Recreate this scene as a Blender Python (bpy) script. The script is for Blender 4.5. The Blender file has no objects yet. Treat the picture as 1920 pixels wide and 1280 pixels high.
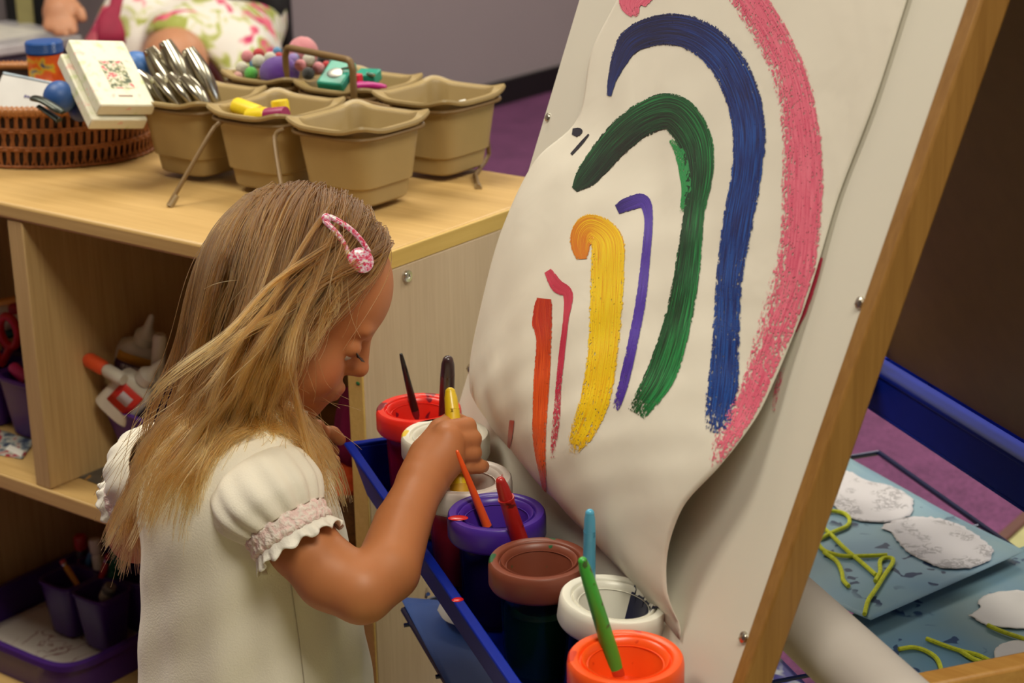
import bpy, bmesh, math, random
import numpy as np
from mathutils import Vector, Matrix, Euler
from mathutils.bvhtree import BVHTree

C = bpy.context.scene.collection
SC = bpy.context.scene
rnd = random.Random(11)
rng = np.random.default_rng(5)

# ------------------------------------------------------------------ camera
FPX = 3388.92                                   # focal length in pixels of the 1920 px wide frame
CAM = np.array([0.0, 0.0, 1.24])
ROT = np.array([[0.80154674, 0.1784957, -0.57066813],
                [0.59766661, -0.26761192, 0.75576351],
                [-0.01781705, -0.94684906, -0.32118438]])   # columns: right, down, forward
cd = bpy.data.cameras.new('camera')
cd.sensor_width = 36.0
cd.lens = FPX / 1920 * 36.0
cd.clip_start = 0.05
cd.dof.use_dof = True
cd.dof.focus_distance = 1.53
cd.dof.aperture_fstop = 9.0
cam = bpy.data.objects.new('camera', cd)
C.objects.link(cam)
cam.matrix_world = Matrix(((ROT[0, 0], -ROT[0, 1], -ROT[0, 2], CAM[0]),
                           (ROT[1, 0], -ROT[1, 1], -ROT[1, 2], CAM[1]),
                           (ROT[2, 0], -ROT[2, 1], -ROT[2, 2], CAM[2]), (0, 0, 0, 1)))
SC.camera = cam

# ------------------------------------------------------------------ world, lights, exposure
w = bpy.data.worlds.new('world')
SC.world = w
w.use_nodes = True
w.node_tree.nodes['Background'].inputs[0].default_value = (0.9, 0.75, 0.6, 1)
w.node_tree.nodes['Background'].inputs[1].default_value = 0.02


def area(name, loc, size, watts, col, target=None):
    l = bpy.data.lights.new(name, 'AREA')
    l.shape = 'RECTANGLE'
    l.size, l.size_y = size
    l.energy = watts
    l.color = col
    o = bpy.data.objects.new(name, l)
    C.objects.link(o)
    o.location = loc
    if target is not None:
        o.rotation_euler = (Vector(target) - Vector(loc)).to_track_quat('-Z', 'Y').to_euler()
    return o


WARM = (0.91, 0.865, 0.72)
area('ceiling_lamp', (-2.4, 0.8, 2.68), (1.2, 0.6), 41, WARM)
area('ceiling_lamp', (0.2, 0.4, 2.68), (1.2, 0.6), 46, WARM)
area('ceiling_lamp', (-2.1, 2.3, 2.68), (1.2, 0.6), 32, WARM)
area('ceiling_lamp', (0.2, 2.6, 2.68), (1.2, 0.6), 40, WARM)
area('ceiling_lamp', (-2.3, 5.0, 2.68), (1.2, 0.6), 44, WARM)
area('ceiling_lamp', (0.2, 5.0, 2.68), (1.2, 0.6), 30, WARM)
area('window_daylight', (2.9, 4.4, 1.5), (1.8, 1.3), 30, (0.72, 0.82, 1.0), (-1.2, 1.5, 0.7))

SC.view_settings.view_transform = 'Standard'
SC.view_settings.look = 'None'
SC.view_settings.gamma = 1.0
SC.view_settings.use_curve_mapping = False
SC.view_settings.exposure = 0.0

# ------------------------------------------------------------------ frames of reference
ROW0 = np.array([-1.06, 1.251, 0.0])            # foot of the row of paint pots
UR = np.array([0.82506188, -0.56504238, 0.0])   # along the easel, toward the near end
MR = np.array([0.56504238, 0.82506188, 0.0])    # across the easel, from front to back


def ray(x, y):
    return ROT @ (np.array([x - 960.0, y - 640.0, FPX]) / FPX)


def P(x, y, d):
    return CAM + ray(x, y) * d


def on_x(x, y, X):
    r = ray(x, y)
    return CAM + r * (X / r[0])


def on_y(x, y, Y):
    r = ray(x, y)
    return CAM + r * (Y / r[1])


def on_z(x, y, Z):
    r = ray(x, y)
    return CAM + r * ((Z - CAM[2]) / r[2])


def SM(s, m, z):
    return ROW0 + UR * s + MR * m + np.array([0, 0, z])


def nz(v):
    v = np.asarray(v, float)
    return v / max(np.linalg.norm(v), 1e-9)


def lin(c):
    c = c / 255.0
    return c / 12.92 if c <= 0.04045 else ((c + 0.055) / 1.055) ** 2.4


def rgb(r, g, b):
    return (lin(r), lin(g), lin(b), 1.0)


# ------------------------------------------------------------------ materials
class NT:
    def __init__(self, name):
        self.m = bpy.data.materials.new(name)
        self.m.use_nodes = True
        self.t = self.m.node_tree
        self.bsdf = self.t.nodes['Principled BSDF']
        self.out = self.t.nodes['Material Output']

    def n(self, typ, **kw):
        nd = self.t.nodes.new(typ)
        for k, v in kw.items():
            setattr(nd, k, v)
        return nd

    def l(self, a, b):
        self.t.links.new(a, b)

    def coord(self, kind='Object', scale=(1, 1, 1), rot=(0, 0, 0)):
        tc = self.n('ShaderNodeTexCoord')
        mp = self.n('ShaderNodeMapping')
        mp.inputs['Scale'].default_value = scale
        mp.inputs['Rotation'].default_value = rot
        self.l(tc.outputs[kind], mp.inputs[0])
        return mp.outputs[0]

    def noise(self, vec, scale, detail=4, rough=0.55, dist=0.0):
        nd = self.n('ShaderNodeTexNoise')
        nd.inputs['Scale'].default_value = scale
        nd.inputs['Detail'].default_value = detail
        nd.inputs['Roughness'].default_value = rough
        nd.inputs['Distortion'].default_value = dist
        if vec is not None:
            self.l(vec, nd.inputs['Vector'])
        return nd.outputs['Fac']

    def ramp(self, fac, stops, interp='LINEAR'):
        nd = self.n('ShaderNodeValToRGB')
        cr = nd.color_ramp
        cr.interpolation = interp
        while len(cr.elements) < len(stops):
            cr.elements.new(0.5)
        for e, (p, c) in zip(cr.elements, stops):
            e.position = p
            e.color = c
        self.l(fac, nd.inputs[0])
        return nd.outputs[0]

    def mix(self, fac, a, b, mode='MIX'):
        nd = self.n('ShaderNodeMix', data_type='RGBA', blend_type=mode)
        for sock, v in ((nd.inputs[0], fac), (nd.inputs[6], a), (nd.inputs[7], b)):
            if isinstance(v, (int, float, tuple)):
                sock.default_value = v
            else:
                self.l(v, sock)
        return nd.outputs[2]

    def math(self, op, a, b=0.0, clamp=False):
        nd = self.n('ShaderNodeMath', operation=op)
        nd.use_clamp = clamp
        for sock, v in ((nd.inputs[0], a), (nd.inputs[1], b)):
            if isinstance(v, (int, float)):
                sock.default_value = v
            else:
                self.l(v, sock)
        return nd.outputs[0]

    def bump(self, h, strength=0.2, dist=0.002):
        nd = self.n('ShaderNodeBump')
        nd.inputs['Strength'].default_value = strength
        nd.inputs['Distance'].default_value = dist
        self.l(h, nd.inputs['Height'])
        self.l(nd.outputs[0], self.bsdf.inputs['Normal'])

    def set(self, **kw):
        names = dict(col='Base Color', rough='Roughness', metal='Metallic', trans='Transmission Weight', sss='Subsurface Weight',
                     coat='Coat Weight', sheen='Sheen Weight', spec='Specular IOR Level', alpha='Alpha', ior='IOR')
        for k, v in kw.items():
            s = self.bsdf.inputs[names[k]]
            if isinstance(v, (int, float, tuple)):
                s.default_value = v
            else:
                self.l(v, s)
        return self


_M = {}


def plain(name, col, rough=0.5, metal=0.0, var=0.08, vscale=30.0, bump=0.0, bscale=200.0, stain=None, stain_amt=0.55, stain_scale=28.0, **kw):
    """A surface of one colour with slight variation, optional fine bump and optional stains of a second colour."""
    if name in _M:
        return _M[name]
    t = NT(name)
    v = t.coord('Object')
    f = t.noise(v, vscale, 3)
    c = col if len(col) == 4 else rgb(*col)
    dark = tuple(x * (1 - var) for x in c[:3]) + (1,)
    light = tuple(min(1, x * (1 + var)) for x in c[:3]) + (1,)
    out = t.ramp(f, [(0.3, dark), (0.7, light)])
    if stain is not None:
        f2 = t.noise(v, stain_scale, 2, 0.5, 0.6)
        k = t.ramp(f2, [(stain_amt, (0, 0, 0, 1)), (stain_amt + 0.02, (1, 1, 1, 1))])
        out = t.mix(k, out, rgb(*stain))
    t.set(col=out, rough=rough, metal=metal, **kw)
    if bump:
        t.bump(t.noise(v, bscale, 3), bump, 0.001)
    _M[name] = t.m
    return t.m


def wood(name, c1, c2, axis=0, scale=1.0, rough=0.42, grain=0.5):
    if name in _M:
        return _M[name]
    t = NT(name)
    sc = [22.0 * scale, 22.0 * scale, 22.0 * scale]
    sc[axis] = 1.1 * scale
    v = t.coord('Object', tuple(sc))
    f = t.noise(v, 3.0, 6, 0.6, 0.35)
    sc2 = [160.0 * scale] * 3
    sc2[axis] = 5.0 * scale
    f2 = t.noise(t.coord('Object', tuple(sc2)), 1.6, 3)
    ff = t.math('ADD', t.math('MULTIPLY', f, grain), t.math('MULTIPLY', f2, 1 - grain))
    t.set(col=t.ramp(ff, [(0.32, rgb(*c1)), (0.68, rgb(*c2))]), rough=rough)
    t.bump(f2, 0.05, 0.0005)
    _M[name] = t.m
    return t.m


# ------------------------------------------------------------------ geometry collector
ORG = {}


class G:
    def __init__(self):
        self.v, self.f, self.mi, self.uv = [], [], [], None
        self.cur = 0

    def add(self, vs, fs):
        b = len(self.v)
        self.v.extend([tuple(map(float, p)) for p in vs])
        self.f.extend([tuple(i + b for i in f) for f in fs])
        self.mi.extend([self.cur] * len(fs))
        return self

    def m(self, i):
        self.cur = i
        return self

    def box(self, lo, hi, M=None):
        x0, y0, z0 = lo
        x1, y1, z1 = hi
        vs = [(x0, y0, z0), (x1, y0, z0), (x1, y1, z0), (x0, y1, z0), (x0, y0, z1), (x1, y0, z1), (x1, y1, z1), (x0, y1, z1)]
        if M is not None:
            vs = [M @ Vector(p) for p in vs]
        return self.add(vs, [(0, 3, 2, 1), (4, 5, 6, 7), (0, 1, 5, 4), (1, 2, 6, 5), (2, 3, 7, 6), (3, 0, 4, 7)])

    def fbox(self, c, ax, half):
        """box from centre, three unit axes and half sizes"""
        c = np.asarray(c, float)
        vs = []
        for k in range(8):
            sx, sy, sz = (1 if k & 1 else -1), (1 if k & 2 else -1), (1 if k & 4 else -1)
            vs.append(c + np.asarray(ax[0]) * half[0] * sx + np.asarray(ax[1]) * half[1] * sy + np.asarray(ax[2]) * half[2] * sz)
        return self.add(vs, [(0, 2, 3, 1), (4, 5, 7, 6), (0, 1, 5, 4), (2, 6, 7, 3), (0, 4, 6, 2), (1, 3, 7, 5)])

    def tube(self, pts, r, n=10, closed=False, caps=True, flat=1.0, up=None):
        pts = [np.asarray(p, float) for p in pts]
        k = len(pts)
        rr = [r] * k if isinstance(r, (int, float)) else list(r)
        tang = []
        for i in range(k):
            if closed:
                t = pts[(i + 1) % k] - pts[i - 1]
            else:
                t = pts[min(i + 1, k - 1)] - pts[max(i - 1, 0)]
            tang.append(nz(t))
        a = np.array([0, 0, 1.0]) if up is None else np.asarray(up, float)
        if abs(tang[0] @ a) > 0.95:
            a = np.array([1.0, 0, 0])
        nrm = nz(a - tang[0] * (a @ tang[0]))
        vs = []
        for i in range(k):
            nrm = nz(nrm - tang[i] * (nrm @ tang[i]))
            b = np.cross(tang[i], nrm)
            for j in range(n):
                th = 2 * math.pi * j / n
                vs.append(pts[i] + rr[i] * (math.cos(th) * nrm * flat + math.sin(th) * b))
        fs = []
        for i in range(k if closed else k - 1):
            i2 = (i + 1) % k
            for j in range(n):
                j2 = (j + 1) % n
                fs.append((i * n + j, i * n + j2, i2 * n + j2, i2 * n + j))
        if caps and not closed:
            fs.append(tuple(range(n - 1, -1, -1)))
            fs.append(tuple((k - 1) * n + j for j in range(n)))
        return self.add(vs, fs)

    def lathe(self, prof, n=40, M=None, cap0=False, cap1=False):
        vs = []
        for (r, z) in prof:
            for j in range(n):
                th = 2 * math.pi * j / n
                p = Vector((r * math.cos(th), r * math.sin(th), z))
                vs.append(M @ p if M is not None else p)
        fs = []
        for i in range(len(prof) - 1):
            for j in range(n):
                j2 = (j + 1) % n
                fs.append((i * n + j, i * n + j2, (i + 1) * n + j2, (i + 1) * n + j))
        if cap0:
            fs.append(tuple(range(n - 1, -1, -1)))
        if cap1:
            fs.append(tuple((len(prof) - 1) * n + j for j in range(n)))
        return self.add(vs, fs)

    def ball(self, c, r, ax=None, n=20, k=12, fn=None):
        if isinstance(r, (int, float)):
            r = (r, r, r)
        ax = np.eye(3) if ax is None else np.asarray(ax)
        c = np.asarray(c, float)
        vs = [c + ax[2] * r[2]]
        for i in range(1, k):
            ph = math.pi * i / k
            for j in range(n):
                th = 2 * math.pi * j / n
                q = np.array([math.sin(ph) * math.cos(th), math.sin(ph) * math.sin(th), math.cos(ph)])
                g = 1.0 if fn is None else fn(q)
                vs.append(c + g * (ax[0] * r[0] * q[0] + ax[1] * r[1] * q[1] + ax[2] * r[2] * q[2]))
        vs.append(c - ax[2] * r[2])
        fs = [(0, 1 + j, 1 + (j + 1) % n) for j in range(n)]
        for i in range(k - 2):
            for j in range(n):
                a = 1 + i * n
                fs.append((a + j, a + n + j, a + n + (j + 1) % n, a + (j + 1) % n))
        e = 1 + (k - 1) * n
        fs += [(e, e - n + (j + 1) % n, e - n + j) for j in range(n)]
        return self.add(vs, fs)

    def rings(self, rings, cap0=False, cap1=False, close=True):
        n = len(rings[0])
        vs = [p for r in rings for p in r]
        fs = []
        for i in range(len(rings) - 1):
            for j in range(n if close else n - 1):
                j2 = (j + 1) % n
                fs.append((i * n + j, i * n + j2, (i + 1) * n + j2, (i + 1) * n + j))
        if cap0:
            fs.append(tuple(range(n - 1, -1, -1)))
        if cap1:
            fs.append(tuple((len(rings) - 1) * n + j for j in range(n)))
        return self.add(vs, fs)

    def prism(self, poly, off):
        """closed polygon of 3-D points extruded by the vector off"""
        n = len(poly)
        off = np.asarray(off, float)
        vs = [np.asarray(p, float) for p in poly] + [np.asarray(p, float) + off for p in poly]
        fs = [tuple(range(n - 1, -1, -1)), tuple(range(n, 2 * n))]
        fs += [(i, (i + 1) % n, n + (i + 1) % n, n + i) for i in range(n)]
        return self.add(vs, fs)

    def obj(self, name, mats, parent=None, smooth=True, bevel=0.0, seg=2, sub=0, solid=0.0, base=None, angle=40):
        if not isinstance(mats, (list, tuple)):
            mats = [mats]
        vs = np.array(self.v)
        if parent is not None:
            org = ORG[parent.name]
        elif base is not None:
            org = np.asarray(base, float)
        else:
            lo, hi = vs.min(0), vs.max(0)
            org = np.array([(lo[0] + hi[0]) / 2, (lo[1] + hi[1]) / 2, lo[2]])
        me = bpy.data.meshes.new(name)
        me.from_pydata((vs - org).tolist(), [], self.f)
        for mt in mats:
            me.materials.append(mt)
        me.polygons.foreach_set('material_index', self.mi)
        if self.uv is not None:
            ul = me.uv_layers.new(name='UVMap')
            li = np.empty(len(me.loops), int)
            me.loops.foreach_get('vertex_index', li)
            ul.data.foreach_set('uv', np.asarray(self.uv)[li].ravel())
        me.update()
        o = bpy.data.objects.new(name, me)
        C.objects.link(o)
        bm = bmesh.new()
        bm.from_mesh(me)
        bmesh.ops.recalc_face_normals(bm, faces=bm.faces)
        bm.to_mesh(me)
        bm.free()
        if smooth:
            me.polygons.foreach_set('use_smooth', [True] * len(me.polygons))
            if smooth != 'all':
                me.set_sharp_from_angle(angle=math.radians(angle))
        if parent is None:
            o.location = org
        else:
            o.parent = parent
        ORG[o.name] = org
        if solid:
            md = o.modifiers.new('thickness', 'SOLIDIFY')
            md.thickness = solid
            md.offset = 0
        if bevel:
            md = o.modifiers.new('bevel', 'BEVEL')
            md.width = bevel
            md.segments = seg
            md.limit_method = 'ANGLE'
            md.harden_normals = False
        if sub:
            md = o.modifiers.new('sub', 'SUBSURF')
            md.levels = md.render_levels = sub
        return o


def tag(o, label, cat, group=None, kind=None):
    o['label'] = label
    o['category'] = cat
    if group:
        o['group'] = group
    if kind:
        o['kind'] = kind
    return o


def thing(name, label, cat, base, group=None):
    o = bpy.data.objects.new(name, None)
    o.empty_display_size = 0.05
    C.objects.link(o)
    o.location = base
    ORG[o.name] = np.asarray(base, float)
    return tag(o, label, cat, group)


def structure(o, label=None):
    o['kind'] = 'structure'
    if label:
        o['label'] = label
    return o


def frame_from(zdir, hint=(0, 0, 1)):
    z = nz(zdir)
    h = np.asarray(hint, float)
    if abs(z @ nz(h)) > 0.97:
        h = np.array([1.0, 0, 0])
    x = nz(np.cross(h, z))
    y = np.cross(z, x)
    return x, y, z


def MX(loc, x, y, z):
    return Matrix(((x[0], y[0], z[0], loc[0]), (x[1], y[1], z[1], loc[1]), (x[2], y[2], z[2], loc[2]), (0, 0, 0, 1)))


def smooth_path(pts, k=6):
    """Catmull-Rom through points (any dimension)"""
    pts = [np.asarray(p, float) for p in pts]
    q = [2 * pts[0] - pts[1]] + pts + [2 * pts[-1] - pts[-2]]
    out = []
    for i in range(1, len(q) - 2):
        p0, p1, p2, p3 = q[i - 1], q[i], q[i + 1], q[i + 2]
        for j in range(k):
            t = j / k
            out.append(0.5 * ((2 * p1) + (-p0 + p2) * t + (2 * p0 - 5 * p1 + 4 * p2 - p3) * t * t + (-p0 + 3 * p1 - 3 * p2 + p3) * t ** 3))
    out.append(pts[-1])
    return out


# ------------------------------------------------------------------ signed-distance modelling for bodies and cloth
class Field:
    def __init__(self, lo, hi, h):
        self.lo = np.asarray(lo, float)
        self.h = h
        self.n = np.ceil((np.asarray(hi) - self.lo) / h).astype(int) + 1
        self.D = np.full(self.n, 0.5, np.float32)

    def _slice(self, lo, hi):
        a = np.clip(np.floor((lo - self.lo) / self.h).astype(int), 0, self.n)
        b = np.clip(np.ceil((hi - self.lo) / self.h).astype(int) + 1, 0, self.n)
        if (b <= a).any():
            return None, None
        g = [self.lo[i] + self.h * np.arange(a[i], b[i], dtype=np.float32) for i in range(3)]
        X = np.stack(np.meshgrid(*g, indexing='ij'), -1).astype(np.float32)
        return tuple(slice(a[i], b[i]) for i in range(3)), X

    def _put(self, sl, d, k, sub=False):
        A = self.D[sl]
        if sub:
            d = -d
            hh = np.maximum(k - np.abs(A - d), 0) / max(k, 1e-6)
            self.D[sl] = np.maximum(A, d) + hh * hh * k * 0.25
        else:
            hh = np.maximum(k - np.abs(A - d), 0) / max(k, 1e-6)
            self.D[sl] = np.minimum(A, d) - hh * hh * k * 0.25

    def cone(self, a, b, ra, rb, k=0.01, sub=False):
        a, b = np.asarray(a, np.float32), np.asarray(b, np.float32)
        mg = max(ra, rb) + k + 3 * self.h
        sl, X = self._slice(np.minimum(a, b) - mg, np.maximum(a, b) + mg)
        if sl is None:
            return self
        ab = b - a
        t = np.clip(((X - a) @ ab) / max(float(ab @ ab), 1e-9), 0, 1)
        d = np.linalg.norm(X - (a + t[..., None] * ab), axis=-1) - (ra + (rb - ra) * t)
        self._put(sl, d, k, sub)
        return self

    def ball(self, c, r, k=0.01, sub=False):
        return self.cone(c, np.asarray(c) + 1e-5, r, r, k, sub)

    def ell(self, c, ax, r, k=0.01, sub=False):
        c = np.asarray(c, np.float32)
        A = np.asarray(ax, np.float32)
        r = np.asarray(r, np.float32)
        mg = np.sqrt(((A * r[:, None]) ** 2).sum(0)) + k + 3 * self.h
        sl, X = self._slice(c - mg, c + mg)
        if sl is None:
            return self
        q = (X - c) @ A.T
        k0 = np.linalg.norm(q / r, axis=-1)
        k1 = np.linalg.norm(q / (r * r), axis=-1)
        d = k0 * (k0 - 1) / np.maximum(k1, 1e-6)
        self._put(sl, d, k, sub)
        return self

    def chain(self, pts, rad, k=0.01):
        for i in range(len(pts) - 1):
            self.cone(pts[i], pts[i + 1], rad[i], rad[i + 1], k)
        return self

    def mesh(self):
        D, n = self.D, self.n
        s = D < 0
        acc = np.zeros(tuple(n - 1) + (3,), np.float32)
        cnt = np.zeros(tuple(n - 1), np.int16)
        any_ = np.zeros(tuple(n - 1), bool)
        all_ = np.ones(tuple(n - 1), bool)
        for dx in (0, 1):
            for dy in (0, 1):
                for dz in (0, 1):
                    q = s[dx:n[0] - 1 + dx, dy:n[1] - 1 + dy, dz:n[2] - 1 + dz]
                    any_ |= q
                    all_ &= q
        act = any_ & ~all_
        idx = np.argwhere(act)
        pos = np.zeros((len(idx), 3))
        c2 = np.zeros(len(idx))
        cor = [(a, b, c) for a in (0, 1) for b in (0, 1) for c in (0, 1)]
        vals = {c: D[idx[:, 0] + c[0], idx[:, 1] + c[1], idx[:, 2] + c[2]] for c in cor}
        for c in cor:
            for ax in range(3):
                if c[ax] == 0:
                    e = list(c)
                    e[ax] = 1
                    e = tuple(e)
                    va, vb = vals[c], vals[e]
                    m = (va < 0) != (vb < 0)
                    t = np.where(m, va / np.where(m, va - vb, 1), 0)
                    p = np.tile(np.array(c, float), (len(idx), 1))
                    p[:, ax] += t
                    pos += np.where(m[:, None], p, 0)
                    c2 += m
        pos = pos / c2[:, None] + idx
        vid = np.full(tuple(n - 1), -1, np.int64)
        vid[idx[:, 0], idx[:, 1], idx[:, 2]] = np.arange(len(idx))
        faces = []
        for ax in range(3):
            a = [slice(None)] * 3
            b = [slice(None)] * 3
            a[ax] = slice(0, n[ax] - 1)
            b[ax] = slice(1, n[ax])
            m = s[tuple(a)] != s[tuple(b)]
            e = np.argwhere(m)
            o1, o2 = [i for i in range(3) if i != ax]
            ok = (e[:, o1] > 0) & (e[:, o2] > 0) & (e[:, o1] < n[o1] - 1) & (e[:, o2] < n[o2] - 1)
            e = e[ok]
            inside = s[e[:, 0], e[:, 1], e[:, 2]]
            q = []
            for (p1, p2) in ((1, 1), (0, 1), (0, 0), (1, 0)):
                c = e.copy()
                c[:, o1] -= p1
                c[:, o2] -= p2
                q.append(vid[c[:, 0], c[:, 1], c[:, 2]])
            q = np.stack(q, 1)
            flip = inside if ax != 1 else ~inside
            q[~flip] = q[~flip][:, ::-1]
            faces.append(q)
        f = np.concatenate(faces)
        f = f[(f >= 0).all(1)]
        g = G()
        g.v = [tuple(p) for p in (self.lo + pos * self.h)]
        g.f = [tuple(int(i) for i in q) for q in f]
        g.mi = [0] * len(g.f)
        return g
# ================================================================== the room
def tile_mat(name, c1, c2, scale, rough=0.9, bump=0.6):
    t = NT(name)
    v = t.coord('Object')
    f = t.noise(v, scale, 3, 0.7)
    g = t.noise(v, scale * 0.06, 2)
    k = t.math('ADD', t.math('MULTIPLY', f, 0.7), t.math('MULTIPLY', g, 0.3))
    t.set(col=t.ramp(k, [(0.35, rgb(*c1)), (0.65, rgb(*c2))]), rough=rough)
    t.bump(f, bump, 0.004)
    return t.m


carpet_m = tile_mat('purple_carpet', (78, 36, 74), (124, 66, 112), 170)
lino_m = plain('green_lino', (176, 172, 122), 0.35, var=0.12, vscale=14)
wall_m = plain('lilac_wall', (150, 138, 142), 0.85, var=0.02, vscale=3, bump=0.15, bscale=300)
ceil_m = plain('ceiling_white', (215, 208, 195), 0.9, var=0.02)
black_m = plain('black_rubber', (14, 12, 13), 0.5)
trim_m = plain('floor_trim', (88, 48, 40), 0.5)

g = G().box((-3.77, -2.6, -0.05), (-0.975, 6.6, 0.0))
structure(g.obj('floor', carpet_m, smooth=False), 'purple carpet')
g = G().box((-0.955, -2.6, -0.05), (3.2, 6.6, -0.002))
structure(g.obj('floor', lino_m, smooth=False), 'pale green lino')
g = G().box((-0.975, -2.6, -0.05), (-0.955, 6.6, 0.004))
structure(g.obj('trim_1', trim_m, bevel=0.002), 'brown strip between carpet and lino')
structure(G().box((-3.87, -2.6, 0), (-3.77, 6.6, 2.7)).obj('wall_left', wall_m, smooth=False))
structure(G().box((-3.87, 6.6, 0), (3.3, 6.7, 2.7)).obj('wall_back', wall_m, smooth=False))
structure(G().box((3.2, -2.6, 0), (3.3, 6.6, 2.7)).obj('wall_right', wall_m, smooth=False))
structure(G().box((-3.87, -2.7, 0), (3.3, -2.6, 2.7)).obj('wall_front', wall_m, smooth=False))
structure(G().box((-3.87, -2.7, 2.7), (3.3, 6.7, 2.8)).obj('ceiling', ceil_m, smooth=False))
structure(G().box((-3.77, -2.6, 0.0), (-3.755, 6.6, 0.085)).obj('baseboard_left', black_m, bevel=0.003))
structure(G().box((-3.77, 6.585, 0.0), (3.2, 6.6, 0.085)).obj('baseboard_back', black_m, bevel=0.003))

# ================================================================== low shelf unit
maple = wood('maple_board', (188, 150, 92), (208, 172, 112), 0, 1.0, 0.42)
maple_v = wood('maple_upright', (180, 146, 94), (206, 172, 120), 2, 1.0, 0.45)
maple_end = wood('pale_end_panel', (190, 166, 138), (206, 184, 156), 2, 1.6, 0.5)
band_m = wood('yellow_edge_band', (200, 164, 84), (216, 182, 104), 1, 1.0, 0.35)
chrome = plain('chrome', (205, 203, 200), 0.16, 1.0, var=0.03)
XE, YF, YB, ZT = -1.172, 1.262, 1.688, 0.735
shelf = thing('storage_shelf', 'low light maple classroom shelf unit with open compartments behind the girl', 'shelf', (-2.1, 1.475, 0.0))
G().box((-2.95, YF, ZT - 0.020), (XE - 0.003, YB, ZT)).obj('top_board', maple, shelf, bevel=0.004)
G().box((XE - 0.0032, YF + 0.002, ZT - 0.0195), (XE, YB - 0.002, ZT - 0.0005)).obj('edge_band', band_m, shelf, bevel=0.001)['label'] = 'yellow edge band'
G().box((XE - 0.0205, 1.300, 0.0), (XE - 0.0005, YB - 0.004, ZT - 0.0195)).obj('end_panel', maple_end, shelf, bevel=0.0015)
G().box((XE - 0.0205, 1.297, 0.0), (XE - 0.0005, 1.2998, ZT - 0.0195)).obj('edge_band', band_m, shelf, bevel=0.0008)
G().box((-1.681, YF + 0.002, 0.3825), (-1.654, 1.672, ZT - 0.0205)).obj('divider', maple_v, shelf, bevel=0.0015)
G().box((-2.010, YF + 0.002, 0.06), (-1.984, 1.672, 0.3615)).obj('divider', maple_v, shelf, bevel=0.0015)
G().box((-2.30, YF + 0.002, 0.3825), (-2.273, 1.672, ZT - 0.0205)).obj('divider', maple_v, shelf, bevel=0.0015)
G().box((-2.95, YF, 0.362), (-1.193, 1.672, 0.382)).obj('shelf_board', maple, shelf, bevel=0.002)
G().box((-2.95, YF + 0.004, 0.04), (-1.193, 1.672, 0.0595)).obj('bottom_board', maple, shelf, bevel=0.002)
G().box((-2.95, 1.6725, 0.04), (-1.193, 1.684, ZT - 0.0205)).obj('back_panel', maple_v, shelf)
G().box((-2.95, YF + 0.03, 0.0), (-1.193, YF + 0.045, 0.0395)).obj('plinth', maple, shelf)
# two chrome cam locks on the end panel
lk = on_x(762, 517, XE)
for q in (lk, np.array([XE, 1.60, 0.70])):
    g = G()
    M = MX(q, (0, 1, 0), (0, 0, 1), (1, 0, 0))
    g.lathe([(0.0001, 0.0022), (0.0024, 0.0022), (0.0026, 0.0036), (0.0058, 0.0034), (0.0066, 0.0022), (0.0067, -0.0005)], 24, M)
    g.obj('cam_lock', chrome, shelf)['label'] = 'chrome cam lock'
g = G().ball(on_y(671, 719, 1.2968), (0.0028, 0.0007, 0.0022), n=10, k=6)
g.obj('paint_speck', plain('green_speck', (40, 110, 60), 0.4), shelf)['label'] = 'green paint speck'

# ================================================================== things inside the shelf
purple_m = plain('purple_plastic', (66, 34, 112), 0.35, var=0.05)
white_pl = plain('white_plastic', (226, 222, 212), 0.3, var=0.03)
paper_w = plain('white_paper', (226, 222, 214), 0.7, var=0.03)


def bin_mesh(g, lo, hi, z0, z1, taper=0.86, r=0.02, wall=0.003, n=40):
    """open rounded bin: outer wall, rim, inner wall and floor"""
    cx, cy = (lo[0] + hi[0]) / 2, (lo[1] + hi[1]) / 2
    hx, hy = (hi[0] - lo[0]) / 2, (hi[1] - lo[1]) / 2

    def ring(k, z, off):
        out = []
        for j in range(n):
            a = 2 * math.pi * (j + 0.5) / n
            ca, sa = math.cos(a), math.sin(a)
            e = 0.28
            x = math.copysign(abs(ca) ** e, ca) * (hx * k + off)
            y = math.copysign(abs(sa) ** e, sa) * (hy * k + off)
            out.append((cx + x, cy + y, z))
        return out
    R = [ring(taper, z0, 0), ring(1, z1 - 0.012, 0), ring(1, z1 - 0.008, 0.006), ring(1, z1, 0.006), ring(1, z1, -wall), ring(taper, z0 + wall, -wall)]
    g.rings(R, cap0=True, cap1=True)
    return g


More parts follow.
